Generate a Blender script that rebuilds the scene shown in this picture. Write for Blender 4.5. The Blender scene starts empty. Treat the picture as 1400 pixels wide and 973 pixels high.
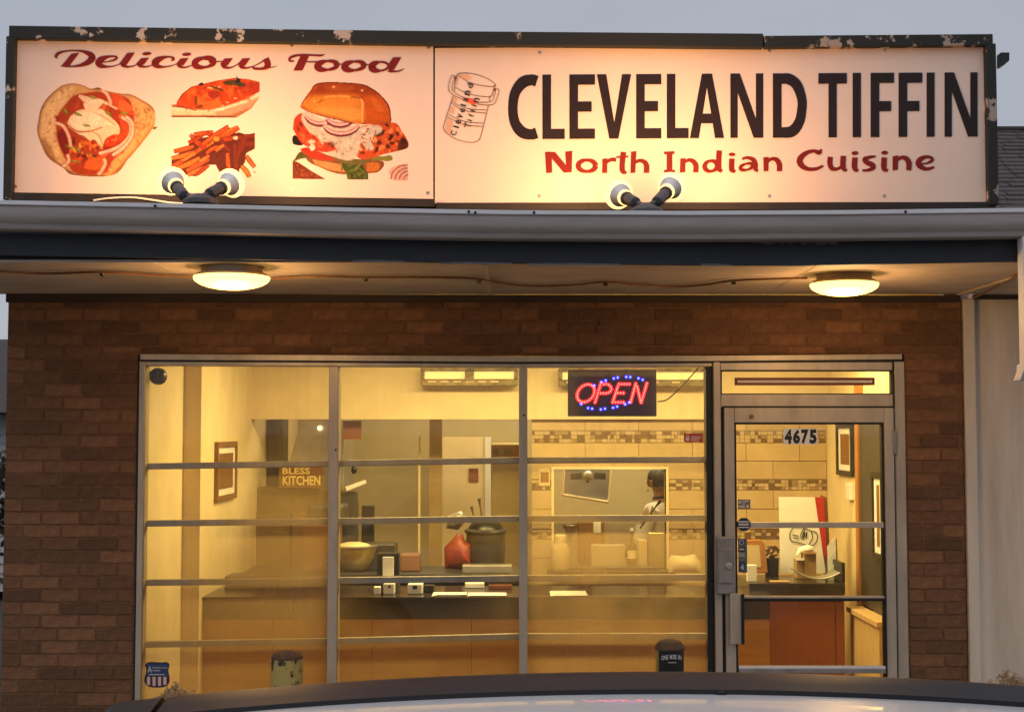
import bpy, bmesh, math, random
import numpy as np
from mathutils import Vector, Matrix
random.seed(7)
R = math.radians
scene = bpy.context.scene
COL = scene.collection
# ------------------------------------------------------------------ camera
F, CX, CY, HOR = 1900.0, 700.0, 486.5, 590.0
CAM = Vector((0.0, -7.4, 1.98))
PITCH = math.atan((HOR - CY) / F)
cam_d = bpy.data.cameras.new('camera')
cam_d.sensor_width = 36.0
cam_d.lens = F / 1400.0 * 36.0
cam_d.clip_start = 0.05
cam_d.clip_end = 3000
cam = bpy.data.objects.new('camera', cam_d)
COL.objects.link(cam)
cam.location = CAM
cam.rotation_euler = (R(90) + PITCH, 0, 0)
scene.camera = cam
# ------------------------------------------------------------------ world, sun, exposure
scene.view_settings.view_transform = 'Standard'
scene.view_settings.look = 'None'
scene.view_settings.exposure = 0.0
scene.view_settings.gamma = 1.0
SUN_EL, SUN_ROT = R(68), R(200)
w = bpy.data.worlds.new('World'); scene.world = w
w.use_nodes = True
nt = w.node_tree; nt.nodes.clear()
out = nt.nodes.new('ShaderNodeOutputWorld')
bg = nt.nodes.new('ShaderNodeBackground')
sky = nt.nodes.new('ShaderNodeTexSky'); sky.sky_type = 'NISHITA'; sky.sun_disc = False
sky.sun_elevation = SUN_EL; sky.sun_rotation = SUN_ROT; sky.dust_density = 3
tc = nt.nodes.new('ShaderNodeTexCoord')
cl = nt.nodes.new('ShaderNodeTexNoise'); cl.inputs['Scale'].default_value = 2.6; cl.inputs['Detail'].default_value = 5
mp = nt.nodes.new('ShaderNodeMapping'); mp.inputs['Scale'].default_value = (1, 1, 2.5)
nt.links.new(tc.outputs['Generated'], mp.inputs['Vector']); nt.links.new(mp.outputs['Vector'], cl.inputs['Vector'])
ramp = nt.nodes.new('ShaderNodeValToRGB')                    # overcast dusk cloud layer, slightly uneven
ramp.color_ramp.elements[0].position = 0.3; ramp.color_ramp.elements[0].color = (3.9, 4.2, 4.9, 1)
ramp.color_ramp.elements[1].position = 0.75; ramp.color_ramp.elements[1].color = (4.7, 4.95, 5.5, 1)
nt.links.new(cl.outputs['Fac'], ramp.inputs['Fac'])
mx = nt.nodes.new('ShaderNodeMixRGB'); mx.inputs['Fac'].default_value = 0.93
nt.links.new(sky.outputs['Color'], mx.inputs['Color1']); nt.links.new(ramp.outputs['Color'], mx.inputs['Color2'])
nt.links.new(mx.outputs['Color'], bg.inputs['Color'])
bg.inputs['Strength'].default_value = 0.1
nt.links.new(bg.outputs['Background'], out.inputs['Surface'])
sd = bpy.data.lights.new('sun', 'SUN'); sd.energy = 0.75; sd.angle = R(70); sd.color = (1, .95, .9)
so = bpy.data.objects.new('sun', sd); COL.objects.link(so)
so.rotation_euler = (R(22), 0, R(-20))
scene.cycles.max_bounces = 10
scene.cycles.transparent_max_bounces = 16
scene.cycles.caustics_reflective = False
scene.cycles.caustics_refractive = False
scene.cycles.sample_clamp_indirect = 4

# ------------------------------------------------------------------ projection helpers: a photo pixel met with a plane of the place
FW = Vector((0, math.cos(PITCH), math.sin(PITCH))); UP = Vector((0, -math.sin(PITCH), math.cos(PITCH))); RT = Vector((1, 0, 0))
def ray(px, py): return FW + RT * ((px - CX) / F) + UP * (-(py - CY) / F)
def at(px, py, Y):
    d = ray(px, py); t = (Y - CAM.y) / d.y
    return CAM + d * t
def atz(px, py, z):
    d = ray(px, py); t = (z - CAM.z) / d.z
    return CAM + d * t
def atx(px, py, x):
    d = ray(px, py); t = (x - CAM.x) / d.x
    return CAM + d * t
def wx(px, Y): return at(px, HOR, Y).x
def wz(py, Y): return at(700, py, Y).z

# ------------------------------------------------------------------ materials
def mat(name, col, rough=0.6, metal=0.0, var=0.12, scale=6.0, bump=0.0, bscale=40.0, col2=None, thr=None, spec=0.5, coat=0.0, rnd=0.0, stretch=None, emis=None, estr=0.0, alpha_noise=None):
    m = bpy.data.materials.new(name); m.use_nodes = True
    n = m.node_tree; b = n.nodes['Principled BSDF']
    b.inputs['Roughness'].default_value = rough; b.inputs['Metallic'].default_value = metal
    b.inputs['Specular IOR Level'].default_value = spec
    b.inputs['Coat Weight'].default_value = coat
    tc = n.nodes.new('ShaderNodeTexCoord'); src = tc.outputs['Object']
    if stretch:
        mp = n.nodes.new('ShaderNodeMapping'); mp.inputs['Scale'].default_value = stretch
        n.links.new(src, mp.inputs['Vector']); src = mp.outputs['Vector']
    nz = n.nodes.new('ShaderNodeTexNoise'); nz.inputs['Scale'].default_value = scale; nz.inputs['Detail'].default_value = 6
    nz.inputs['Roughness'].default_value = 0.65
    n.links.new(src, nz.inputs['Vector'])
    rp = n.nodes.new('ShaderNodeValToRGB')
    c = Vector(col[:3])
    if col2 is None:
        a = c * (1 - var); bb = c * (1 + var)
        rp.color_ramp.elements[0].position = 0.3; rp.color_ramp.elements[1].position = 0.7
    else:
        a = c; bb = Vector(col2[:3])
        t = thr if thr is not None else 0.5
        rp.color_ramp.elements[0].position = max(0, t - 0.012 if thr is not None else 0.35)
        rp.color_ramp.elements[1].position = min(1, t + 0.012 if thr is not None else 0.65)
    rp.color_ramp.elements[0].color = (*a, 1); rp.color_ramp.elements[1].color = (*bb, 1)
    n.links.new(nz.outputs['Fac'], rp.inputs['Fac'])
    cout = rp.outputs['Color']
    if rnd:
        oi = n.nodes.new('ShaderNodeObjectInfo')
        mr = n.nodes.new('ShaderNodeMapRange'); mr.inputs['To Min'].default_value = 1 - rnd; mr.inputs['To Max'].default_value = 1 + rnd * .6
        n.links.new(oi.outputs['Random'], mr.inputs['Value'])
        mu = n.nodes.new('ShaderNodeMixRGB'); mu.blend_type = 'MULTIPLY'; mu.inputs['Fac'].default_value = 1
        n.links.new(cout, mu.inputs['Color1']); n.links.new(mr.outputs['Result'], mu.inputs['Color2'])
        cout = mu.outputs['Color']
    n.links.new(cout, b.inputs['Base Color'])
    if bump:
        bz = n.nodes.new('ShaderNodeTexNoise'); bz.inputs['Scale'].default_value = bscale; bz.inputs['Detail'].default_value = 5
        n.links.new(src, bz.inputs['Vector'])
        bp = n.nodes.new('ShaderNodeBump'); bp.inputs['Strength'].default_value = bump; bp.inputs['Distance'].default_value = 0.01
        n.links.new(bz.outputs['Fac'], bp.inputs['Height']); n.links.new(bp.outputs['Normal'], b.inputs['Normal'])
    if emis:
        b.inputs['Emission Color'].default_value = (*emis, 1); b.inputs['Emission Strength'].default_value = estr
    return m

def emat(name, col, strength):
    return mat(name, col, 0.4, emis=col, estr=strength)

def vcol_mat(name, rough=0.5):                                  # flat print: colours live in a colour attribute of the printed sheet
    m = bpy.data.materials.new(name); m.use_nodes = True
    n = m.node_tree; b = n.nodes['Principled BSDF']
    b.inputs['Roughness'].default_value = rough; b.inputs['Specular IOR Level'].default_value = 0.25
    a = n.nodes.new('ShaderNodeVertexColor'); a.layer_name = 'print'
    n.links.new(a.outputs['Color'], b.inputs['Base Color'])
    return m

def glass_mat(name, lo, hi, z0, z1, scale=1.6, tint=(1, 1, 1), streak=0.12, wiped=None):   # window glass with a film of condensation that thickens towards z1
    m = bpy.data.materials.new(name); m.use_nodes = True
    n = m.node_tree; n.nodes.clear(); L = n.links.new
    o = n.nodes.new('ShaderNodeOutputMaterial')
    tr = n.nodes.new('ShaderNodeBsdfTransparent'); tr.inputs['Color'].default_value = (*tint, 1)
    gl = n.nodes.new('ShaderNodeBsdfGlossy'); gl.inputs['Roughness'].default_value = 0.02
    fr = n.nodes.new('ShaderNodeFresnel'); fr.inputs['IOR'].default_value = 1.38
    m1 = n.nodes.new('ShaderNodeMixShader'); L(fr.outputs['Fac'], m1.inputs['Fac']); L(tr.outputs['BSDF'], m1.inputs[1]); L(gl.outputs['BSDF'], m1.inputs[2])
    tl = n.nodes.new('ShaderNodeBsdfTranslucent'); tl.inputs['Color'].default_value = (.68, .50, .25, 1)
    df = n.nodes.new('ShaderNodeBsdfDiffuse'); df.inputs['Color'].default_value = (.42, .38, .32, 1)
    m2 = n.nodes.new('ShaderNodeMixShader'); m2.inputs['Fac'].default_value = 0.2
    L(tl.outputs['BSDF'], m2.inputs[1]); L(df.outputs['BSDF'], m2.inputs[2])
    tc = n.nodes.new('ShaderNodeTexCoord')
    sp = n.nodes.new('ShaderNodeSeparateXYZ'); L(tc.outputs['Object'], sp.inputs['Vector'])
    mr = n.nodes.new('ShaderNodeMapRange'); mr.interpolation_type = 'SMOOTHSTEP'
    mr.inputs['From Min'].default_value = z0; mr.inputs['From Max'].default_value = z1
    L(sp.outputs['Z'], mr.inputs['Value'])
    nz = n.nodes.new('ShaderNodeTexNoise'); nz.inputs['Scale'].default_value = scale; nz.inputs['Detail'].default_value = 3
    L(tc.outputs['Object'], nz.inputs['Vector'])
    nr = n.nodes.new('ShaderNodeMapRange'); nr.inputs['From Min'].default_value = 0.22; nr.inputs['From Max'].default_value = 0.72
    L(nz.outputs['Fac'], nr.inputs['Value'])
    mu = n.nodes.new('ShaderNodeMath'); mu.operation = 'MULTIPLY'; L(mr.outputs['Result'], mu.inputs[0]); L(nr.outputs['Result'], mu.inputs[1])
    mp = n.nodes.new('ShaderNodeMapping'); mp.inputs['Scale'].default_value = (26, 1, 0.8); L(tc.outputs['Object'], mp.inputs['Vector'])
    sz = n.nodes.new('ShaderNodeTexNoise'); sz.inputs['Scale'].default_value = 1; sz.inputs['Detail'].default_value = 4; L(mp.outputs['Vector'], sz.inputs['Vector'])
    ad = n.nodes.new('ShaderNodeMath'); ad.operation = 'MULTIPLY_ADD'; L(sz.outputs['Fac'], ad.inputs[0]); ad.inputs[1].default_value = streak; L(mu.outputs['Value'], ad.inputs[2])
    fin = n.nodes.new('ShaderNodeMapRange'); fin.inputs['From Min'].default_value = 0.05; fin.inputs['To Min'].default_value = lo; fin.inputs['To Max'].default_value = hi
    L(ad.outputs['Value'], fin.inputs['Value'])
    if wiped:                                                  # a patch of the film wiped clear: centre x, z and half sizes
        vm = n.nodes.new('ShaderNodeMapping'); vm.vector_type = 'POINT'
        vm.inputs['Scale'].default_value = (1 / wiped[2], 0, 1 / wiped[3]); vm.inputs['Location'].default_value = (-wiped[0] / wiped[2], 0, -wiped[1] / wiped[3])
        L(tc.outputs['Object'], vm.inputs['Vector'])
        ln = n.nodes.new('ShaderNodeVectorMath'); ln.operation = 'LENGTH'; L(vm.outputs['Vector'], ln.inputs[0])
        wr = n.nodes.new('ShaderNodeMapRange'); wr.interpolation_type = 'SMOOTHSTEP'; wr.inputs['From Min'].default_value = .35; wr.inputs['From Max'].default_value = 1.7
        wr.inputs['To Min'].default_value = .05; L(ln.outputs['Value'], wr.inputs['Value'])
        wm = n.nodes.new('ShaderNodeMath'); wm.operation = 'MULTIPLY'; L(fin.outputs['Result'], wm.inputs[0]); L(wr.outputs['Result'], wm.inputs[1]); fin = wm
    m3 = n.nodes.new('ShaderNodeMixShader'); L(fin.outputs[0], m3.inputs['Fac']); L(m1.outputs['Shader'], m3.inputs[1]); L(m2.outputs['Shader'], m3.inputs[2])
    L(m3.outputs['Shader'], o.inputs['Surface'])
    return m

M = {}
M['brick'] = mat('brick', (.186, .086, .040), .85, var=.24, scale=20, bump=.7, bscale=70, rnd=.42)
M['mortar'] = mat('mortar', (.175, .085, .042), .95, var=.3, scale=14, bump=.4, bscale=120)
M['alu'] = mat('weathered_aluminium', (.49, .42, .33), .42, .22, var=.2, scale=9, stretch=(1, 1, .25), bump=.05)
M['alu_dark'] = mat('dull_aluminium', (.3, .28, .27), .5, .4, var=.2, scale=12)
M['gasket'] = mat('black_gasket', (.008, .007, .008), .6)
M['gutter'] = mat('gutter_paint', (.48, .41, .385), .5, .05, var=.18, scale=3, stretch=(.7, 1, 6), bump=.04, bscale=8)
M['gutter_lip'] = mat('pale_gutter_paint', (.80, .78, .78), .42, .1, var=.08)  # paler than the gutter: the lip's highlight is put into its colour
M['fascia'] = mat('fascia_paint', (.03, .032, .042), .6, var=.3, scale=4, stretch=(.4, 1, 3), bump=.15, bscale=20)
M['grey_board'] = mat('grey_drip_board', (.2, .18, .18), .8, var=.3, scale=6)
M['soffit'] = mat('soffit_paint', (.50, .37, .27), .75, col2=(.66, .51, .38), scale=2.6, bump=.12, bscale=22)
M['frieze'] = mat('dark_frieze_paint', (.045, .028, .02), .8, var=.4, scale=8, stretch=(.4, 1, 1))
M['peel'] = mat('peeling_green_black_paint', (.013, .016, .014), .65, col2=(.46, .42, .38), thr=.615, scale=7, bump=.1)
M['peel_much'] = mat('badly_peeled_green_black_paint', (.014, .017, .015), .7, col2=(.36, .32, .28), thr=.55, scale=6.5, bump=.1)
M['black_wood'] = mat('black_sign_board', (.02, .018, .018), .7, var=.4)
M['cream'] = mat('cream_wall_paint', (.80, .65, .40), .7, var=.09, scale=3, bump=.08, bscale=9)
M['cream_dark'] = mat('tan_wall_paint', (.60, .47, .26), .7, var=.06, scale=2)
M['olive'] = mat('kitchen_wall_paint', (.52, .44, .27), .7, var=.1, scale=2)
M['ceil'] = mat('ceiling_paint', (.75, .7, .6), .8)
M['floor_in'] = mat('brown_floor_tile', (.22, .13, .08), .5, var=.25)
M['tile'] = mat('beige_wall_tile', (.52, .38, .21), .35, var=.10, scale=5, rnd=.12)
M['grout'] = mat('tile_grout', (.44, .33, .19), .9)
M['chipA'] = mat('mosaic_dark', (.17, .10, .055), .3)
M['chipB'] = mat('mosaic_mid', (.32, .22, .12), .3)
M['chipC'] = mat('mosaic_light', (.5, .38, .23), .3)
M['wood_front'] = mat('oak_counter_front', (.52, .235, .05), .5, var=.18, scale=3, stretch=(1.2, 1, 7))
M['dark_top'] = mat('dark_counter_stone', (.035, .028, .024), .18, var=.4, scale=60)
M['dark_face'] = mat('dark_counter_edge', (.030, .019, .012), .4, var=.3)
M['redwood'] = mat('red_brown_cabinet', (.32, .085, .028), .45, var=.12, scale=4, stretch=(6, 1, 1))
M['black'] = mat('black_plastic', (.012, .012, .013), .35)
M['dgrey'] = mat('dark_grey_metal', (.07, .065, .065), .4, .3)
M['steel'] = mat('brushed_steel', (.5, .48, .43), .35, .8, var=.15)
M['sign_black'] = mat('glossy_dark_panel', (.016, .006, .008), .3)
M['white'] = mat('white_plastic', (.8, .79, .76), .4, var=.03)
M['paper'] = mat('white_paper', (.82, .8, .76), .8, var=.04)
M['card'] = mat('brown_cardboard', (.42, .26, .12), .85, var=.08)
M['brownwood'] = mat('brown_wood', (.22, .10, .035), .5, var=.25, stretch=(8, 1, 1))
M['orangewood'] = mat('orange_wood', (.42, .18, .05), .5, var=.2, stretch=(8, 8, 1))
M['postwood'] = mat('dull_brown_post', (.34, .23, .11), .6, var=.15)
M['oliveframe'] = mat('mottled_olive_housing', (.10, .075, .03), .6, col2=(.34, .26, .12), scale=14)
M['rangemetal'] = mat('brownish_range_enamel', (.22, .15, .07), .45, .2, var=.25, scale=3)
M['palewood'] = mat('pale_pine', (.62, .42, .2), .6, var=.15, stretch=(1, 6, 1))
M['redcloth'] = mat('red_plastic_bag', (.24, .03, .016), .45, var=.35, bump=.5, bscale=18)
M['red'] = mat('red_print', (.46, .03, .025), .5)
M['pinkish'] = mat('faded_pink_plastic', (.22, .11, .07), .6)
M['redsign'] = mat('dull_red_board', (.22, .07, .04), .6, var=.2)
M['gold'] = mat('gold_letter_wood', (.85, .64, .24), .5)
M['bowl'] = mat('yellow_steel_bowl', (.55, .42, .18), .3, .6)
M['banner'] = mat('banner_vinyl', (.80, .69, .62), .48, var=.035, scale=2.5, bump=.7, bscale=2.4, spec=.3)
M['print_red'] = mat('banner_red_ink', (.20, .013, .010), .5, var=.1, spec=.25)
M['print_black'] = mat('banner_black_ink', (.022, .014, .016), .5, spec=.25)
M['print_brown'] = mat('banner_brown_ink', (.20, .075, .03), .5, spec=.25)
M['print_peach'] = mat('banner_peach_ink', (.74, .46, .32), .5, spec=.25)
M['print_heart'] = mat('banner_bright_red_ink', (.75, .12, .06), .5, spec=.25)
M['yellow_paint'] = mat('chipped_yellow_paint', (.40, .31, .09), .6, col2=(.035, .024, .016), thr=.575, scale=26, bump=.2, bscale=50)
M['olive_paint'] = mat('old_yellow_paint', (.32, .25, .07), .6, var=.2)
M['rust'] = mat('rusty_cap', (.09, .05, .03), .8, var=.5, scale=30, bump=.4)
M['asphalt'] = mat('asphalt', (.05, .05, .052), .9, var=.3, scale=12, bump=.4, bscale=200)
M['concrete'] = mat('concrete', (.3, .29, .27), .9, var=.15, scale=4, bump=.2, bscale=80)
M['beige_wall'] = mat('beige_panel_paint', (.68, .56, .44), .75, var=.2, scale=2.5, stretch=(3, 1, .35), bump=.05, bscale=10)
M['beige_trim'] = mat('pale_trim_paint', (.70, .60, .48), .7, var=.1, scale=4, stretch=(2, 1, .4))
M['shingle'] = mat('grey_shingle', (.080, .064, .062), .9, var=.3, scale=18, stretch=(1, 1, 4), rnd=.25)
M['siding'] = mat('pale_siding', (.5, .5, .5), .7, var=.06)
M['foliage'] = mat('foliage', (.045, .055, .03), .8, var=.4)
M['bark'] = mat('bark', (.09, .07, .05), .9, var=.3)
M['straw'] = mat('dry_grass', (.42, .28, .15), .85, var=.35, scale=30)
M['carpaint'] = mat('pale_grey_car_paint', (.84, .84, .85), .3, .0, var=.05, scale=24, coat=.85)
M['carpaint'].node_tree.nodes['Principled BSDF'].inputs['Coat Roughness'].default_value = .03
M['carblack'] = mat('satin_black_trim', (.006, .006, .009), .42, spec=.22)
M['carglass'] = mat('dark_car_glass', (.015, .018, .02), .05)
M['tyre'] = mat('tyre_rubber', (.02, .02, .02), .8)
M['skin'] = mat('skin', (.36, .19, .115), .5, var=.06)
M['hair'] = mat('black_hair', (.012, .009, .008), .5, var=.3, scale=60)
M['shirt'] = mat('white_shirt', (.74, .69, .63), .8, var=.05, bump=.2, bscale=14)
M['navy'] = mat('navy_cloth', (.03, .04, .09), .8)
M['print'] = vcol_mat('printed_sheet')

# ------------------------------------------------------------------ mesh builder
class MB:
    def __init__(s): s.v = []; s.f = []; s.mi = []; s.cur = 0
    def add(s, vs, fs):
        o = len(s.v); s.v += [tuple(v) for v in vs]
        for f in fs: s.f.append([i + o for i in f]); s.mi.append(s.cur)
        return s
    def box(s, x0, x1, y0, y1, z0, z1):
        x0, x1 = min(x0, x1), max(x0, x1); y0, y1 = min(y0, y1), max(y0, y1); z0, z1 = min(z0, z1), max(z0, z1)
        return s.add([(x0, y0, z0), (x1, y0, z0), (x1, y1, z0), (x0, y1, z0), (x0, y0, z1), (x1, y0, z1), (x1, y1, z1), (x0, y1, z1)],
                     [(0, 3, 2, 1), (4, 5, 6, 7), (0, 1, 5, 4), (1, 2, 6, 5), (2, 3, 7, 6), (3, 0, 4, 7)])
    def prism(s, pts, depth):                                  # pts: Vectors of a polygon facing the street; extruded by depth along +Y
        n = len(pts); a = [Vector(p) for p in pts]; b = [p + Vector((0, depth, 0)) for p in a]
        fs = [tuple(range(n)), tuple(range(2 * n - 1, n - 1, -1))]
        fs += [(i, i + n, (i + 1) % n + n, (i + 1) % n) for i in range(n)]
        return s.add(a + b, fs)
    def flat(s, pts): return s.add(pts, [tuple(range(len(pts)))])
    def loft(s, rings, close=True, cap=True):
        n = len(rings[0]); vs = [p for r in rings for p in r]; fs = []
        for k in range(len(rings) - 1):
            for i in range(n if close else n - 1):
                j = (i + 1) % n
                fs.append((k * n + i, k * n + j, (k + 1) * n + j, (k + 1) * n + i))
        if cap and close:
            fs.append(tuple(range(n - 1, -1, -1))); fs.append(tuple(range((len(rings) - 1) * n, len(rings) * n)))
        return s.add(vs, fs)
    def lathe(s, prof, base, axis=(0, 0, 1), seg=24, cap=True):
        ax = Vector(axis).normalized(); u = ax.orthogonal().normalized(); v = ax.cross(u); b = Vector(base)
        rings = [[b + ax * h + (u * math.cos(2 * math.pi * i / seg) + v * math.sin(2 * math.pi * i / seg)) * r for i in range(seg)] for r, h in prof]
        return s.loft(rings, True, cap)
    def tube(s, pts, r, seg=8):
        pts = [Vector(p) for p in pts]; rings = []
        rs = r if isinstance(r, (list, tuple)) else [r] * len(pts)
        for k, p in enumerate(pts):
            t = (pts[min(k + 1, len(pts) - 1)] - pts[max(k - 1, 0)]).normalized()
            u = t.cross(Vector((0.03, 0.02, 1))); u = u.normalized() if u.length > 1e-3 else Vector((1, 0, 0)); v = t.cross(u)
            rings.append([p + (u * math.cos(2 * math.pi * i / seg) + v * math.sin(2 * math.pi * i / seg)) * rs[k] for i in range(seg)])
        return s.loft(rings)
    def ball(s, c, r, seg=16, rows=10):
        c = Vector(c); r = Vector((r, r, r)) if not hasattr(r, '__len__') else Vector(r)
        rings = []
        for k in range(rows + 1):
            a = math.pi * (0.02 + 0.96 * k / rows)
            rings.append([c + Vector((r.x * math.sin(a) * math.cos(2 * math.pi * i / seg), r.y * math.sin(a) * math.sin(2 * math.pi * i / seg), -r.z * math.cos(a))) for i in range(seg)])
        return s.loft(rings)
    def mesh(s, name, mats, smooth=None, recalc=True):
        me = bpy.data.meshes.new(name); me.from_pydata(s.v, [], s.f)
        for m in (mats if isinstance(mats, (list, tuple)) else [mats]): me.materials.append(m)
        me.polygons.foreach_set('material_index', s.mi)
        if recalc:
            bm = bmesh.new(); bm.from_mesh(me); bmesh.ops.recalc_face_normals(bm, faces=bm.faces); bm.to_mesh(me); bm.free()
        if smooth is not None:
            me.polygons.foreach_set('use_smooth', [True] * len(me.polygons)); me.set_sharp_from_angle(angle=R(smooth))
        me.update(); return me

def link(name, me, parent=None):
    o = bpy.data.objects.new(name, me); COL.objects.link(o)
    if parent is not None:
        o.parent = parent
        if parent.type == 'EMPTY': o.matrix_parent_inverse = Matrix.Translation(-parent.location)
    return o
def bevel(o, wd=.004, seg=2):
    b = o.modifiers.new('bevel', 'BEVEL'); b.width = wd; b.segments = seg; b.limit_method = 'ANGLE'; b.angle_limit = R(40)
    return o
def part(name, mb, m, parent=None, smooth=None, bev=None, label=None, recalc=True):
    o = link(name, mb.mesh(name, m, smooth, recalc), parent)
    if bev: bevel(o, bev)
    if label: o['label'] = label
    return o
def thing(name, label, cat, loc, group=None):
    o = bpy.data.objects.new(name, None); COL.objects.link(o); o.location = Vector(loc); o.empty_display_size = .1
    o['label'] = label; o['category'] = cat
    if group: o['group'] = group
    return o
def tag(o, label, cat, group=None):
    o['label'] = label; o['category'] = cat
    if group: o['group'] = group
    return o
def struct(o): o['kind'] = 'structure'; return o
def stuff(o): o['kind'] = 'stuff'; return o
def beam(pts, Yf, Yb):                                          # long member through (px, y_top, y_bottom) stations, real depth Yf..Yb
    mb = MB(); rings = []
    for px, yt, yb in pts:
        a = at(px, yt, Yf); c = at(px, yb, Yf)
        x = wx(px, Yf)
        rings.append([Vector((x, Yf, a.z)), Vector((x, Yf, c.z)), Vector((x, Yb, c.z)), Vector((x, Yb, a.z))])
    return mb.loft(rings)
def pbox(x0, y0, x1, y1, Yf, Yb, mb=None):                      # axis-aligned box whose street face spans these photo pixels
    return (mb or MB()).box(wx(x0, Yf), wx(x1, Yf), Yf, Yb, wz(y1, Yf), wz(y0, Yf))

# ------------------------------------------------------------------ lettering by variable-width strokes
def spline(pts, n=8):
    pts = [np.array(p, float) for p in pts]
    if len(pts) < 3: return pts
    P = [2 * pts[0] - pts[1]] + pts + [2 * pts[-1] - pts[-2]]; out = []
    for i in range(1, len(P) - 2):
        for k in range(n):
            t = k / n
            out.append(.5 * (2 * P[i] + (P[i + 1] - P[i - 1]) * t + (2 * P[i - 1] - 5 * P[i] + 4 * P[i + 1] - P[i + 2]) * t * t + (3 * P[i] - P[i - 1] - 3 * P[i + 1] + P[i + 2]) * t ** 3))
    out.append(pts[-1]); return out
def ribbon(pts, horiz=False, curve=True):                       # (x, y, width) stations -> left and right outline
    S = spline(pts) if curve else [np.array(p, float) for p in pts]
    Lf, Rt = [], []
    for i, p in enumerate(S):
        if horiz: nrm = np.array([1.0, 0.0])
        else:
            t = S[min(i + 1, len(S) - 1)][:2] - S[max(i - 1, 0)][:2]; l = np.hypot(*t) or 1
            nrm = np.array([-t[1], t[0]]) / l
        Lf.append(p[:2] - nrm * max(p[2], 1) / 2); Rt.append(p[:2] + nrm * max(p[2], 1) / 2)
    return Lf, Rt
class Ink:                                                      # lettering printed on a plane Y; every stroke sits a hair above the last
    def __init__(s, Y, tf): s.mb = MB(); s.Y = Y; s.tf = tf; s.k = 0
    def P(s, p): return at(*s.tf(p[0], p[1]), s.Y - .00012 * s.k)
    def stroke(s, pts, horiz=False, curve=True):
        s.k += 1; a, b = ribbon(pts, horiz, curve); n = len(a)
        s.mb.add([s.P(p) for p in a] + [s.P(p) for p in b], [(i, i + 1, n + i + 1, n + i) for i in range(n - 1)]); return s
    def poly(s, pts): s.k += 1; s.mb.flat([s.P(p) for p in pts]); return s
    def ell(s, cx, cy, rx, ry, rot=0, n=20):
        c, sn = math.cos(rot), math.sin(rot)
        return s.poly([(cx + rx * math.cos(t) * c - ry * math.sin(t) * sn, cy + rx * math.cos(t) * sn + ry * math.sin(t) * c) for t in [2 * math.pi * i / n for i in range(n)]])
    def ring(s, cx, cy, rx, ry, w, rot=0, n=20, wmod=None):
        pts = []
        for i in range(n + 1):
            t = 2 * math.pi * i / n; c, sn = math.cos(rot), math.sin(rot)
            ww = w if wmod is None else wmod(t)
            pts.append((cx + rx * math.cos(t) * c - ry * math.sin(t) * sn, cy + rx * math.cos(t) * sn + ry * math.sin(t) * c, ww))
        return s.stroke(pts, curve=False)
_dg = None
def text_mesh(txt, size=1.0, bold=0.0):                          # Blender's built-in font as a mesh in its own XY plane
    cu = bpy.data.curves.new('lettering', 'FONT'); cu.body = txt; cu.size = size; cu.offset = bold; cu.resolution_u = 2
    ob = bpy.data.objects.new('lettering', cu); COL.objects.link(ob)
    dg = bpy.context.evaluated_depsgraph_get(); dg.update()
    me = bpy.data.meshes.new_from_object(ob.evaluated_get(dg))
    bpy.data.objects.remove(ob); bpy.data.curves.remove(cu)
    vs = [v.co.copy() for v in me.vertices]; fs = [tuple(p.vertices) for p in me.polygons]
    bpy.data.meshes.remove(me); return vs, fs
def text_px(mb, txt, x0, y0, x1, y1, Y, bold=0.0, rot=0.0):      # lettering filling this pixel box on plane Y (rot about the box centre, radians)
    vs, fs = text_mesh(txt, 1.0, bold)
    xs = [v.x for v in vs]; ys = [v.y for v in vs]; ax, bx, ay, by = min(xs), max(xs), min(ys), max(ys)
    cx, cy = (x0 + x1) / 2, (y0 + y1) / 2; o = []
    for v in vs:
        px = x0 + (v.x - ax) / (bx - ax) * (x1 - x0); py = y1 - (v.y - ay) / (by - ay) * (y1 - y0)
        dx, dy = px - cx, py - cy
        o.append(at(cx + dx * math.cos(rot) - dy * math.sin(rot), cy + dx * math.sin(rot) + dy * math.cos(rot), Y))
    mb.add(o, fs); return mb

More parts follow.
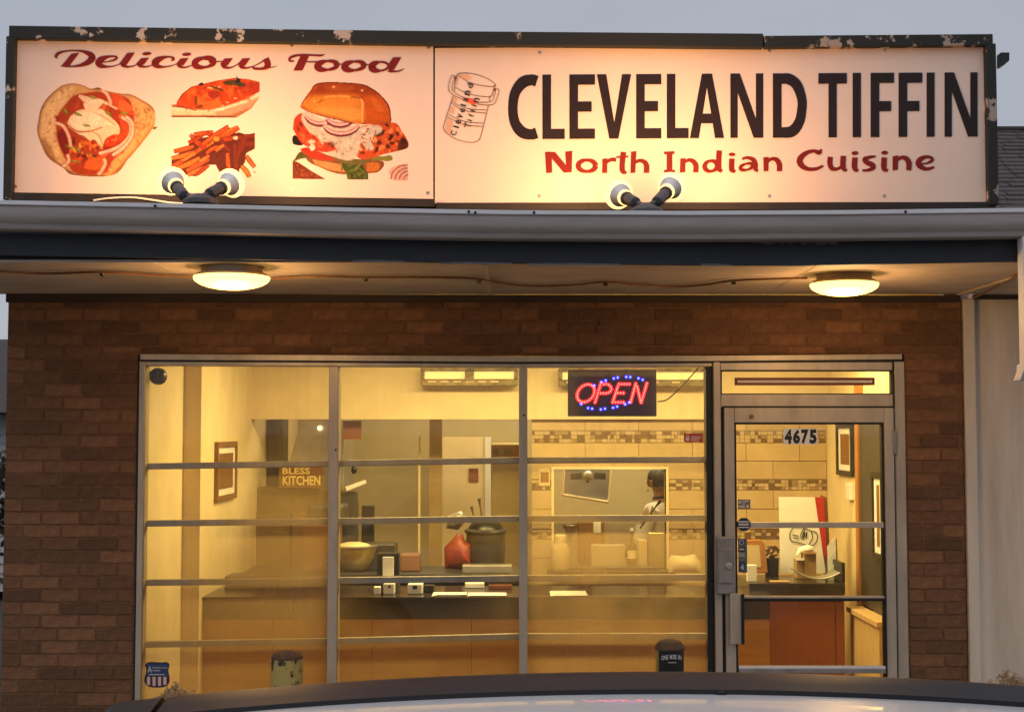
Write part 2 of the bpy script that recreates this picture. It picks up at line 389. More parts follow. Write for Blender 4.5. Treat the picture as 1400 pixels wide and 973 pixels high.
# ------------------------------------------------------------------ printed pictures: painted into an array, laid out as a coloured sheet
class Paint:
    def __init__(s, x0, y0, x1, y1, k=2.0, tf=None):
        s.x0, s.y0, s.k = x0, y0, k; s.w = int((x1 - x0) * k); s.h = int((y1 - y0) * k)
        s.rgb = np.zeros((s.h, s.w, 3)); s.a = np.zeros((s.h, s.w), bool)
        yy, xx = np.mgrid[0:s.h, 0:s.w]; s.X = x0 + (xx + .5) / k; s.Y = y0 + (yy + .5) / k
        s.rs = np.random.RandomState(int(x0 + y0)); s.tf = tf or (lambda x, y: (x, y)); s.inside = False
    def mask(s, pts):
        pts = [s.tf(*p[:2]) for p in pts]; m = np.zeros(s.a.shape, bool); n = len(pts)
        for i in range(n):
            xa, ya = pts[i]; xb, yb = pts[(i + 1) % n]
            if ya == yb: continue
            c = ((ya > s.Y) != (yb > s.Y)) & (s.X < (xb - xa) * (s.Y - ya) / (yb - ya) + xa); m ^= c
        return m
    def put(s, m, col, al=1.0, var=.08):
        if s.inside: m = m & s.a
        c = np.array(col)[None, None, :] * (1 + s.rs.uniform(-var, var, s.a.shape + (1,)))
        s.rgb = np.where(m[..., None], s.rgb * (1 - al) + c * al, s.rgb); s.a |= m
    def poly(s, pts, col, al=1.0, sm=False, var=.08):
        if sm: pts = [tuple(p) for p in spline([(*p[:2], 1) for p in pts] + [(*pts[0][:2], 1)], 5)]
        s.put(s.mask(pts), col, al, var); return s
    def line(s, pts, w, col, al=1.0):
        a, b = ribbon([(p[0], p[1], p[2] if len(p) > 2 else w) for p in pts]); s.put(s.mask([tuple(p) for p in a] + [tuple(p) for p in b[::-1]]), col, al); return s
    def blob(s, cx, cy, rx, ry, col, al=1.0, rot=0):
        n = 10; pts = []
        for i in range(n):
            t = 2 * math.pi * i / n; q = s.rs.uniform(.75, 1.2); x = rx * math.cos(t) * q; y = ry * math.sin(t) * q
            pts.append((cx + x * math.cos(rot) - y * math.sin(rot), cy + x * math.sin(rot) + y * math.cos(rot)))
        return s.poly(pts, col, al)
    def scatter(s, n, pts, r, cols, al=.8, asp=1.6):
        xs = [p[0] for p in pts]; ys = [p[1] for p in pts]
        for _ in range(n):
            for _t in range(30):
                x, y = s.rs.uniform(min(xs), max(xs)), s.rs.uniform(min(ys), max(ys)); ins = False
                for i in range(len(pts)):
                    xa, ya = pts[i][:2]; xb, yb = pts[(i + 1) % len(pts)][:2]
                    if (ya > y) != (yb > y) and x < (xb - xa) * (y - ya) / (yb - ya) + xa: ins = not ins
                if ins: break
            q = r * s.rs.uniform(.5, 1.3); s.blob(x, y, q * asp, q / asp, cols[s.rs.randint(len(cols))], al, s.rs.uniform(0, 3.1))
        return s
    def blur(s, pts, n):                                          # softens the paint inside an outline (photographic gradients)
        m = s.mask(pts) & s.a; keep = s.rgb.copy(); a0 = s.a; s.a = m.copy()
        for _ in range(n): s.soft()
        s.a = a0; s.rgb = np.where(m[..., None], s.rgb, keep); return s
    def grain(s, amp, size):
        h, w_ = int(s.h / size) + 3, int(s.w / size) + 3; g_ = s.rs.uniform(-1, 1, (h, w_)); yy = np.arange(s.h) / size; xx = np.arange(s.w) / size
        y0, x0 = yy.astype(int), xx.astype(int); fy, fx = (yy - y0)[:, None], (xx - x0)[None, :]
        v = (g_[y0][:, x0] * (1 - fy) * (1 - fx) + g_[y0 + 1][:, x0] * fy * (1 - fx) + g_[y0][:, x0 + 1] * (1 - fy) * fx + g_[y0 + 1][:, x0 + 1] * fy * fx)
        s.rgb = s.rgb * (1 + amp * v[..., None]); return s
    def soft(s):                                                  # one light smoothing pass so the print looks like a photograph
        p = np.pad(s.rgb, ((1, 1), (1, 1), (0, 0)), 'edge'); wt = np.pad(s.a.astype(float), 1)
        acc = np.zeros_like(s.rgb); ww = np.zeros(s.a.shape)
        for dy in range(3):
            for dx in range(3):
                q = wt[dy:dy + s.h, dx:dx + s.w]; acc += p[dy:dy + s.h, dx:dx + s.w] * q[..., None]; ww += q
        s.rgb = np.where(ww[..., None] > 0, acc / np.maximum(ww, 1)[..., None], s.rgb); return s
    def build(s, name, Y, parent):
        s.rgb = np.clip(s.rgb, 0, 1); lum = s.rgb.mean(2, keepdims=True); s.rgb = np.clip(lum + (s.rgb - lum) * 1.06, 0.004, 1) ** 1.5 * 1.02; s.soft(); s.grain(.07, 14).grain(.10, 5).grain(.15, 2.2)
        ys, xs = np.nonzero(s.a); idx = -np.ones((s.h + 1, s.w + 1), int)
        corners = np.zeros((s.h + 1, s.w + 1), bool)
        for dy in (0, 1):
            for dx in (0, 1): corners[ys + dy, xs + dx] = True
        cy, cx = np.nonzero(corners); idx[cy, cx] = np.arange(len(cy))
        px = s.x0 + cx / s.k; py = s.y0 + cy / s.k
        dxv = (px - CX) / F; dyv = -(py - CY) / F
        d = np.stack([dxv, FW.y + UP.y * dyv, FW.z + UP.z * dyv], 1); t = (Y - CAM.y) / d[:, 1]
        V = np.array(CAM)[None] + d * t[:, None]
        Fc = np.stack([idx[ys, xs], idx[ys + 1, xs], idx[ys + 1, xs + 1], idx[ys, xs + 1]], 1)
        me = bpy.data.meshes.new(name)
        me.vertices.add(len(V)); me.vertices.foreach_set('co', V.ravel())
        me.loops.add(Fc.size); me.loops.foreach_set('vertex_index', Fc.ravel().astype(np.int32))
        me.polygons.add(len(Fc)); me.polygons.foreach_set('loop_start', np.arange(0, Fc.size, 4, dtype=np.int32))
        me.update(calc_edges=True)
        ca = me.color_attributes.new('print', 'FLOAT_COLOR', 'CORNER')
        c = np.concatenate([np.clip(s.rgb[ys, xs], 0, 1), np.ones((len(ys), 1))], 1).repeat(4, 0)
        ca.data.foreach_set('color', c.ravel().astype(np.float32))
        me.materials.append(M['print'])
        return link(name, me, parent)

# =================================================================== SETTING
YS = -0.62                                                    # plane of the sign board
SOF = wz(402, 0.0)                                            # height of the canopy soffit
g = MB(); g.box(-900, 900, -900, -2.2, -.62, -.12); g.box(-900, 900, -2.2, 900, -.62, -.121)
struct(part('street_ground', MB().add([(-900, -900, -.12), (900, -900, -.12), (900, 900, -.12), (-900, 900, -.12)], [(0, 1, 2, 3)]), M['asphalt']))
pv = struct(part('pavement', MB().box(-9, 9, -2.05, -.003, -.118, -.001), M['concrete'], bev=.006))
struct(part('kerb', MB().box(-9, 9, -2.2, -2.053, -.118, .004), M['concrete'], bev=.015))

# =================================================================== SHOP BUILDING
shop = thing('shop_building', 'brown brick shop with a glazed front under a flat canopy and lit sign board', 'shop', (0, 0, 0))
BX0, BX1 = wx(8, 0), wx(1317, 0)
OX0, OX1, OZ = wx(187, 0), wx(1238, 0), wz(484, 0)
BT = wz(404, 0)
m_ = .0015
mb = MB(); mb.box(BX0, OX0, m_, .2, 0, BT); mb.box(OX1, BX1, m_, .2, 0, BT); mb.box(OX0, OX1, m_, .2, OZ, BT)
wall = part('brick_wall', mb, M['mortar'], shop)
# bricks, one object each where the photograph shows them
CP, LP = .0677, .203
proto = {}
rng = random.Random(3); hid = MB(); nb = 0
def brick(x0, x1, z0, z1):
    global nb
    if x1 - x0 < .03 or z1 - z0 < .02: return
    key = (round(x1 - x0, 3), round(z1 - z0, 3))
    if z1 < .55: hid.box(x0, x1, -.001, .03, z0, z1); return
    if key not in proto:
        w0, h0 = key; e = .0022; mid = [(e, 0, e * 1.5), (w0 * .3, 0, e * .6), (w0 * .62, 0, e * 1.2), (w0 - e, 0, e), (w0 - e * .7, 0, h0 - e), (w0 * .55, 0, h0 - e * .5), (w0 * .25, 0, h0 - e * 1.3), (e * .8, 0, h0 - e)]
        bk = [(0, .004, 0), (w0 * .3, .004, 0), (w0 * .62, .004, 0), (w0, .004, 0), (w0, .004, h0), (w0 * .55, .004, h0), (w0 * .25, .004, h0), (0, .004, h0)]
        q = MB().loft([mid, bk, [(a, .035, c) for a, b, c in bk]]); proto[key] = q.mesh('brick', M['brick'])
    o = link('brick', proto[key], wall); o.location = (x0 + rng.uniform(-.0012, .0012), -.001 - rng.random() * .003, z0); o.rotation_euler = (rng.uniform(-.02, .02), rng.uniform(-.004, .004), rng.uniform(-.006, .006)); nb += 1
nrow = int(BT / CP)
for r in range(nrow + 1):
    z0 = BT - (r + 1) * CP + .004; z1 = z0 + CP - .009
    if z0 < 0: break
    off = (0 if r % 2 else LP / 2) + rng.uniform(-.006, .006)
    x = BX0 - LP + off
    while x < BX1:
        a, b = max(x, BX0) + .0, min(x + LP - .009, BX1)
        x += LP
        if b <= a: continue
        if z1 <= OZ + .012:
            segs = [(a, min(b, OX0 - .006)), (max(a, OX1 + .006), b)]
        else: segs = [(a, b)]
        for s0, s1 in segs:
            if s1 > s0: brick(s0, s1, max(z0, OZ + .006) if (z0 < OZ < z1 and not (s1 < OX0 or s0 > OX1)) else z0, z1)
stuff(part('lower_bricks', hid, M['brick'], wall))
# side and rear walls of the building
SX0, SX1 = BX0 + .004, BX1 - .004
mb = MB(); mb.box(SX0, SX0 + .2, .201, 7.8, 0, 3.3); mb.box(SX1 - .022, SX1, .201, 7.8, 0, 3.3); mb.box(SX0, SX1, 7.81, 8, 0, 3.3)
part('outer_wall', mb, M['brick'], shop)
part('flat_roof', MB().box(SX0, SX1, .2, 8, 3.31, 3.36), M['black_wood'], shop)
# frieze, soffit panels, fascia, gutter
part('frieze_board', beam([(4, 401, 413), (700, 403, 413), (1312, 404, 413)], -.03, -.003), M['frieze'], shop, bev=.003)
YF = -1.42                                                    # plane of the fascia
LX, RX = -2.9, 2.95
sx = [LX, -1.55, -.12, 1.35, 2.38, RX]
for i in range(5):
    part('soffit_panel', MB().box(sx[i] + .003, sx[i + 1] - .003, YF + .03, .0, SOF, SOF + .012), M['soffit'], shop)
for x in (-.12, 2.38):
    part('soffit_batten', MB().box(x - .012, x + .012, YF + .035, -.035, SOF - .01, SOF - .001), M['soffit'], shop)
part('canopy_roof', MB().box(LX, RX, YF + .03, YS + .16, SOF + .014, wz(300, -1.42)), M['black_wood'], shop)
fas = [(-220, 312, 346), (-60, 314, 348), (0, 315, 349), (165, 319, 351.5), (480, 321, 357), (700, 322, 360), (960, 322, 362.5), (1100, 322, 363), (1400, 320, 357), (1480, 319, 356), (1636, 318, 355)]
part('fascia', beam(fas, YF, YF + .028), M['fascia'], shop, bev=.002)
rb = random.Random(5); tp = []
for i in range(70):                                           # ragged strip of bare grey board along the top of the fascia
    px = 930 + i * 6.4; base = 333 if 1030 < px < 1150 else (329 if px < 1030 else 326)
    tp.append((px, 318, base + rb.uniform(-1.6, 1.6) - max(0, (px - 1250)) * .03))
part('bare_board', beam(tp, YF - .004, YF - .0005), M['grey_board'], shop)
tp = []
for i in range(40):
    px = -215 + i * 45; tp.append((px, 310, 319.5 + px * .004 + rb.uniform(-1.2, 1.2)))
part('bare_board', beam(tp, YF - .004, YF - .0005), M['grey_board'], shop)
for x0, x1, y in ((480, 552, 357.4), (600, 700, 360), (720, 850, 361.4), (960, 1000, 362.3)):   # paint lost along the bottom edge
    part('bare_edge', beam([(x0, y - 1.6, y + .8), ((x0 + x1) / 2, y - 1.9, y + 1.2), (x1, y - .6, y + 1)], YF - .003, YF - .0004), M['grey_board'], shop)
YG = -1.55
tops = [(-240, 268), (-120, 272), (0, 275.5), (240, 280), (480, 285.5), (622, 288), (700, 289), (940, 290), (1150, 289), (1400, 286), (1500, 285), (1640, 284)]
def gutter_loft(stations, dz=0):
    mb = MB(); rings = []
    for px, y in stations:
        p = at(px, y, YG); x = wx(px, YG); z = p.z + dz
        prof = [(0, 0), (-.006, -.004), (-.006, -.016), (.0, -.02), (.002, -.055), (.012, -.078), (.028, -.09), (.034, -.108), (.04, -.112), (.125, -.112), (.125, -.002), (.12, -.002), (.12, -.106), (.045, -.106), (.035, -.088), (.008, -.056), (.004, -.004)]
        rings.append([Vector((x, YG + a, z + b)) for a, b in prof])
    return mb.loft(rings)
gut = part('gutter', gutter_loft(tops), M['gutter'], shop, smooth=30)
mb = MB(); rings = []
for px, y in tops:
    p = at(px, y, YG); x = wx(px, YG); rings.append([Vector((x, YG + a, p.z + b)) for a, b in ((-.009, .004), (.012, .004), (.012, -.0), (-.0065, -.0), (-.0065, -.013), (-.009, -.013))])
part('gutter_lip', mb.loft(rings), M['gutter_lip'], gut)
for px in (622,):
    p = at(px, 288, YG); part('gutter_seam', gutter_loft([(px - 3, 288), (px + 2, 288)], .0015), M['gutter'], gut, bev=.001)
for px, y in ((213, 282), (641, 290), (650, 291), (730, 291), (1237, 290)):
    p = at(px, y, YG); part('gutter_screw', MB().lathe([(.006, 0), (.006, .006), (.002, .008)], (p.x, YG - .009, p.z), (0, -1, 0), 8), M['black'], gut)
for px in (1160, 672):
    p = at(px, 330, YF)
# downspout at the right end of the canopy
ds = MB(); x0, x1 = wx(1406, YG), wx(1434, YG)
ds.box(x0, x1, YG + .02, YG + .09, wz(498, YG), wz(322, YG))
dsp = part('downspout', ds, M['gutter_lip'], shop, bev=.006)
e0 = wz(498, YG); mb = MB()
mb.loft([[Vector((x0 - .008 + a * (x1 - x0 + .012), YG + .012 + b * .088 + k, e0 + .004 - h)) for a, b in ((0, 0), (1, 0), (1, 1), (0, 1))] for h, k in ((0, 0), (.03, .005), (.07, .05))])
part('downspout_elbow', mb, M['gutter_lip'], dsp, bev=.004)

# ------------------------------------------------------------------ sign board (parapet) carrying the banners
board = part('sign_board', MB().box(wx(4, YS), wx(1369, YS), YS + .02, YS + .16, wz(287, YS) - .14, wz(48, YS)), M['black_wood'], shop)
part('board_trim', beam([(1, 35, 52.5), (300, 39, 57), (593, 42.5, 61), (1049, 46, 65)], YS - .045, YS + .165), M['peel'], board, bev=.004)
part('board_trim', beam([(1050.5, 49, 65), (1368, 46.5, 62)], YS - .04, YS + .165), M['peel_much'], board, bev=.004)
xa, xb = wx(2, YS), wx(14, YS)
part('board_trim', MB().box(xa, xb, YS - .045, YS + .165, wz(275, YS), wz(53, YS)), M['peel'], board, bev=.004)
part('board_trim', MB().box(wx(1354, YS), wx(1368, YS), YS - .04, YS + .165, wz(282, YS), wz(62.5, YS)), M['peel_much'], board, bev=.004)
part('board_trim', beam([(2, 264, 275), (593, 273, 283)], YS - .03, YS + .02), M['black_wood'], board, bev=.003)
part('board_trim', beam([(595, 277, 287), (1368, 276, 287)], YS - .03, YS + .02), M['black_wood'], board, bev=.003)
for x in ((0, 36), (1367, 46)):
    pass
a = at(1369, 72, YS); mb = MB()
mb.prism([at(1368.5, 72, YS), at(1380, 72, YS), at(1380, 83, YS), at(1372, 90, YS), at(1368.5, 90, YS)], .06)
part('bracket', mb, M['black'], board)

# ------------------------------------------------------------------ glazed front: window
YW = -.012
win = part('shop_window', beam([(190, 484, 491.5), (440, 485, 493), (700, 487, 494.5), (980, 486, 493.5), (1235, 484, 491)], -.03, .1), M['alu'], shop, bev=.002)
zb = .12
part('window_frame', MB().box(OX0 + .012, OX0 + .042, YW, .09, 0, wz(494, 0)), M['alu'], win, bev=.003)
part('window_frame', MB().box(OX0, OX0 + .011, YW + .01, .1, 0, OZ), M['gasket'], win)
part('window_frame', beam([(197, 493, 499.5), (450, 494.5, 500.5), (700, 496.2, 502), (972, 495, 501)], YW, .09), M['alu'], win, bev=.003)
for x0, x1 in ((450, 463), (709.5, 721)):
    part('mullion', MB().box(wx(x0, 0), wx(x1, 0), YW - .012, .1, 0, wz(501, 0)), M['alu'], win, bev=.004)
part('window_frame', MB().box(wx(966, 0), wx(974, 0), YW + .02, .1, 0, wz(500, 0)), M['gasket'], win)
part('window_sill', MB().box(wx(200, 0), wx(966, 0), YW - .03, .11, .0, zb), M['alu'], win, bev=.004)
M['glass1'] = glass_mat('fogged_glass', .05, .95, wz(600, 0), wz(840, 0), .6, wiped=(-1.9, wz(660, 0), .36, .55))
M['glass2'] = glass_mat('window_glass', .04, .34, wz(660, 0), wz(900, 0), 1.7, wiped=(wx(580, 0), wz(800, 0), .45, .28))
M['glass3'] = glass_mat('smeared_glass', .04, .58, wz(590, 0), wz(800, 0), 1.5, streak=.2, wiped=(wx(862, 0), wz(672, 0), .34, .17))
M['glassd'] = glass_mat('door_glass', .01, .06, wz(700, 0), wz(1000, 0), 1.2)
for x0, x1, gm in ((199, 450, 'glass1'), (463, 709.5, 'glass2'), (721, 966, 'glass3')):
    part('pane', MB().box(wx(x0, .02), wx(x1, .02), .02, .0205, zb, wz(499, .02)), M[gm], win)
bars = [((197, 637.5), (450, 633.5), (709, 629), (967, 628)), ((197, 715.5), (450, 712.5), (709, 709), (967, 708)), ((197, 796.5), (450, 793.5), (709, 790.5), (967, 789)),
        ((197, 881), (450, 876.5), (709, 870), (967, 869.5)), ((197, 965), (450, 960), (709, 952), (967, 951))]
YB = .06
for b in bars:
    part('window_bar', beam([(px, y - 4.3, y + 4.3) for px, y in b], YB, YB + .03), M['alu'], win, bev=.003)

part('frame_gap', beam([(191, 491.6, 494.3), (440, 493, 495.6), (700, 494.8, 497.4), (974, 493.8, 496.2), (1235, 491, 494.2)], YW - .004, YW + .05), M['gasket'], win)
# ------------------------------------------------------------------ glazed front: door with transom
dfr = part('door_frame', MB().box(wx(975.5, 0), wx(985, 0), YW - .005, .1, 0, wz(495, 0)), M['alu'], shop, bev=.003)
part('frame_member', MB().box(wx(985.3, 0), wx(1222, 0), YW, .1, wz(506, 0), wz(495, 0)), M['alu'], dfr, bev=.003)
part('frame_member', MB().box(wx(985.3, 0), wx(1222, 0), YW - .004, .1, wz(555.5, 0), wz(539, 0)), M['alu'], dfr, bev=.004)
part('frame_member', MB().box(wx(1223, 0), wx(1237, 0), YW, .1, 0, wz(494, 0)), M['alu'], dfr, bev=.004)
part('frame_member', MB().box(wx(985.4, 0), wx(988.5, 0), YW + .012, .1, 0, wz(556, 0)), M['gasket'], dfr)
part('transom_pane', MB().box(wx(987, .02), wx(1222, .02), .02, .0205, wz(540, .02), wz(505, .02)), M['glassd'], dfr)
mb = MB()
for q in ((986.5, 506, 1221, 507.5), (986.5, 537.6, 1221, 539), (985.6, 506, 987.6, 539), (1219.5, 506, 1221.5, 539)): pbox(*q, YW + .004, .03, mb)
part('gasket', mb, M['gasket'], dfr)
door = part('shop_door', MB().box(wx(989.5, 0), wx(1003, 0), YW - .012, .04, .02, wz(557.5, 0)), M['alu'], shop, bev=.003)
part('stile', MB().box(wx(1207.5, 0), wx(1222.3, 0), YW - .012, .04, .02, wz(557.5, 0)), M['alu'], door, bev=.003)
part('rail', MB().box(wx(1003.3, 0), wx(1207.2, 0), YW - .012, .04, wz(577.5, 0), wz(557.5, 0)), M['alu'], door, bev=.003)
part('rail', MB().box(wx(1003.3, 0), wx(1207.2, 0), YW - .012, .04, .02, .16), M['alu'], door, bev=.003)
mb = MB()
for q in ((1003.3, 577.5, 1207, 580), (1205.2, 580, 1207.4, 1050)): pbox(*q, YW - .002, .03, mb)
pbox(1003.3, 580, 1006.5, 1050, YW - .002, .03, mb)
part('gasket', mb, M['gasket'], door)
part('pane', MB().box(wx(1004, .015), wx(1207, .015), .015, .0155, .15, wz(578, .015)), M['glassd'], door)
for y0, y1, mm in ((713.2, 721, 'alu'), (814, 817, 'alu'), (817.1, 820.8, 'gasket'), (909.5, 913, 'gutter_lip'), (913.2, 919, 'alu_dark')):  # light on bar tops and shade beneath are put into strip colours
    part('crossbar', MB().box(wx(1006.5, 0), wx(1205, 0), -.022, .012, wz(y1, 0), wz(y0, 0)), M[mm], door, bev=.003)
lk = part('lock_case', MB().box(wx(978.5, -.05), wx(1002.5, -.05), -.052, -.018, wz(812, -.05), wz(733, -.05)), M['alu_dark'], door, bev=.008)
part('lock_plate', MB().box(wx(981, -.06), wx(1001.5, -.06), -.06, -.0525, wz(797, -.06), wz(749, -.06)), M['alu_dark'], lk, bev=.003)
p = at(996.5, 773.5, -.06); part('key_cylinder', MB().lathe([(.018, 0), (.018, .006), (.011, .008), (.010, .004), (.004, .004)], (p.x, -.06, p.z), (0, -1, 0), 18), M['steel'], lk, smooth=30)
hp = part('pull_handle', MB().box(wx(996, -.06), wx(1012, -.06), -.062, -.054, wz(880, -.06), wz(811, -.06)), M['alu'], door, bev=.003)
part('handle_grip', MB().box(wx(1011, -.06), wx(1015, -.06), -.075, -.02, wz(880, -.06), wz(811, -.06)), M['black'], hp, bev=.002)
mb = MB(); pbox(1221, 588, 1226, 621, YW - .022, YW - .006, mb); part('hinge', mb, M['alu_dark'], door, bev=.004)
mb = MB(); pbox(989, 555.2, 1222, 557.8, YW - .006, YW + .02, mb); part('frame_gap', mb, M['gasket'], dfr)
mb = MB(); pbox(1221.9, 495, 1223.4, 1090, YW - .013, YW + .02, mb); part('frame_gap', mb, M['gasket'], dfr)
p = at(1027.5, 569, YW - .012); part('rail_bolt', MB().lathe([(.012, 0), (.010, .006), (.003, .007)], (p.x, p.y, p.z), (0, -1, 0), 14), M['brownwood'], door, smooth=30)
for px, y in ((459, 614.5), (716.5, 567.5)):
    p = at(px, y, YW - .012); part('frame_screw', MB().lathe([(.006, 0), (.005, .003)], (p.x, p.y, p.z), (0, -1, 0), 8), M['black'], win)
p = at(820, 442, 0); part('wall_plug', MB().lathe([(.009, -.01), (.009, .004), (.004, .006)], (p.x, p.y, p.z), (0, -1, 0), 10), M['black'], shop)

# ------------------------------------------------------------------ interior shell
YK = 3.0
ZC = 2.78; XL, XR = -1.94, 2.35
part('shop_floor', MB().box(SX0 + .2, SX1 - .023, .2, 7.8, -.06, 0), M['floor_in'], shop)
part('shop_ceiling', MB().box(SX0 + .2, SX1 - .023, .2, 7.8, ZC, ZC + .03), M['ceil'], shop)
mb = MB(); mb.box(-2.45, -2.05, .201, 1.28, 0, ZC); mb.box(-2.45, XL, 1.2801, 7.8, 0, ZC)
part('side_wall', mb, M['cream'], shop)
part('side_wall', MB().box(XR, XR + .02, .201, 7.8, 0, ZC), M['cream'], shop)
zbh = wz(573, YK)
part('bulkhead', MB().box(XL, XR, YK - .06, YK + .1, zbh, ZC), M['cream'], shop)
# tiled partition with the serving hatch
tx0 = wx(727, YK); hx0, hx1, hz0, hz1 = wx(757, YK), wx(910, YK), wz(777, YK), wz(641, YK)
mb = MB(); mb.box(tx0, hx0, YK, YK + .1, 0, zbh); mb.box(hx1, XR, YK, YK + .1, 0, zbh); mb.box(hx0, hx1, YK, YK + .1, 0, hz0); mb.box(hx0, hx1, YK, YK + .1, hz1, zbh)
tw = part('tiled_wall', mb, M['grout'], shop)
rows = [(573, 588, 't'), (589, 604.5, 'm'), (605.5, 629.5, 't'), (630.5, 654.5, 't'), (655.5, 669, 'm'), (670, 695, 't'), (696, 722, 't'), (723, 736, 'm'), (737, 762, 't'), (763, 788, 't'), (789, 814, 't')]
chips = MB(); rt = random.Random(11); tp = {}
def clip_hatch(x0, x1, z0, z1):
    if z1 <= hz0 or z0 >= hz1 or x1 <= hx0 or x0 >= hx1: return [(x0, x1, z0, z1)]
    o = []
    if x0 < hx0: o.append((x0, hx0 - .002, z0, z1))
    if x1 > hx1: o.append((hx1 + .002, x1, z0, z1))
    if z0 < hz0 - .01: o.append((max(x0, hx0), min(x1, hx1), z0, hz0 - .002))
    if z1 > hz1 + .01: o.append((max(x0, hx0), min(x1, hx1), hz1 + .002, z1))
    return o
for k, (y0, y1, t) in enumerate(rows):
    z1, z0 = wz(y0, YK), wz(y1, YK)
    if t == 't':
        x = tx0 + (.2 if k % 2 else 0) - .4
        while x < XR - .02:
            for c in clip_hatch(max(x, tx0), min(x + .396, XR - .003), z0, z1):
                if c[1] - c[0] < .015 or c[3] - c[2] < .01: continue
                part('tile', MB().box(c[0], c[1], YK - .009 - rt.random() * .0015, YK - .0005, c[2], c[3]), M['tile'], tw)
            x += .4
    else:
        x = tx0
        while x < XR - .02:
            wd = rt.choice((.022, .034, .046)); h = (z1 - z0) / 3
            for q in range(3):
                for c in clip_hatch(x, min(x + wd - .003, XR - .003), z0 + q * h, z0 + (q + 1) * h - .003):
                    if c[1] - c[0] > .005 and c[3] - c[2] > .005:
                        chips.cur = rt.choice((0, 0, 1, 1, 2, 2, 2)); chips.box(c[0], c[1], YK - .008 - rt.random() * .003, YK - .0005, c[2], c[3])
            x += wd
stuff(part('mosaic', chips, [M['chipA'], M['chipB'], M['chipC']], tw))
mb = MB(); fw = .018
mb.box(hx0 - fw, hx0, YK - .02, YK + .12, hz0, hz1); mb.box(hx1, hx1 + fw, YK - .02, YK + .12, hz0, hz1); mb.box(hx0 - fw, hx1 + fw, YK - .02, YK + .12, hz1, hz1 + fw)
part('hatch_frame', mb, M['cream'], tw)
part('hatch_shelf', MB().box(hx0 - .05, hx1 + .05, YK - .16, YK + .22, hz0 - .03, hz0), M['dark_face'], tw, bev=.004)
# kitchen shell
YE = 5.2
part('kitchen_wall', MB().box(XL, XR, YE, YE + .1, 0, ZC), M['olive'], shop)
mb = pbox(587, 560, 604, 900, 3.6, 3.72); part('kitchen_post', mb, M['postwood'], shop)
mb = pbox(572, 597, 575, 820, 3.58, 3.62); part('kitchen_post', mb, M['cream'], shop)
dr = part('kitchen_doorway', pbox(604.5, 597, 663, 860, 4.9, 4.95), M['cream'], shop)
mb = MB(); pbox(663.2, 597, 671, 860, 4.88, 4.96, mb); part('door_trim', mb, M['white'], dr)
mb = MB(); pbox(641, 640, 654, 658, 4.89, 4.898, mb); part('notice', mb, M['redsign'], dr)

# =================================================================== BANNERS
def sheet(pts, Yf, th=.003):
    mb = MB(); nx, nz = 24, 8; (a, b, c, d) = [Vector((p[0], p[1], 0)) for p in pts]; rings = []
    def pt(u, v, back):
        q = a.lerp(b, u).lerp(d.lerp(c, u), v); p = at(q.x, q.y, Yf)
        return p + Vector((0, th if back else 0, 0))
    grid = [[pt(i / nx, j / nz, 0) for i in range(nx + 1)] for j in range(nz + 1)]
    o = 0; vs = [p for r_ in grid for p in r_]; fs = [(j * (nx + 1) + i, (j + 1) * (nx + 1) + i, (j + 1) * (nx + 1) + i + 1, j * (nx + 1) + i + 1) for j in range(nz) for i in range(nx)]
    n = len(vs); back = [pt(0, 0, 1), pt(1, 0, 1), pt(1, 1, 1), pt(0, 1, 1)]
    co = [0, nx, (nz + 1) * (nx + 1) - 1, nz * (nx + 1)]
    vs += back
    fs.append((n, n + 1, n + 2, n + 3))
    edges = [[i for i in range(nx + 1)], [nx + j * (nx + 1) for j in range(nz + 1)], [nz * (nx + 1) + nx - i for i in range(nx + 1)], [(nz - j) * (nx + 1) for j in range(nz + 1)]]
    for k, e in enumerate(edges): fs.append(tuple(e) + (n + (k + 1) % 4, n + k))
    return mb.add(vs, fs)
b1 = tag(part('food_banner', sheet([(14.5, 50.5), (592.3, 60.5), (592.3, 272), (13.5, 263)], YS - .004, .006), M['banner']),
         'pale vinyl banner reading Delicious Food with printed wrap, curry, fries and burger', 'banner')
b2 = tag(part('name_banner', sheet([(594.6, 66), (1349, 63), (1352, 276), (594.6, 279)], YS, .003), M['banner']),
         'pale vinyl banner reading CLEVELAND TIFFIN North Indian Cuisine with drawn lunch tin', 'banner')
def grommets(b, pts, Y):
    for px, y in pts:
        p = at(px, y, Y); mb = MB(); 
        mb.loft([[p + Vector((r_ * math.cos(t) , -h, r_ * math.sin(t))) for t in [2 * math.pi * i / 14 for i in range(14)]] for r_, h in ((.009, 0), (.0085, .0015), (.005, .0015), (.0045, .0003))])
        part('grommet', mb, M['steel'], b, smooth=40)
grommets(b1, [(22, 58), (399, 62), (586, 65), (21, 255), (399, 259), (585, 264)], YS - .004)
grommets(b2, [(738, 72), (1052, 69), (1210, 69), (1346, 72), (737, 268), (1052, 268), (1209, 268), (1350, 269)], YS)
YT = YS - .0065
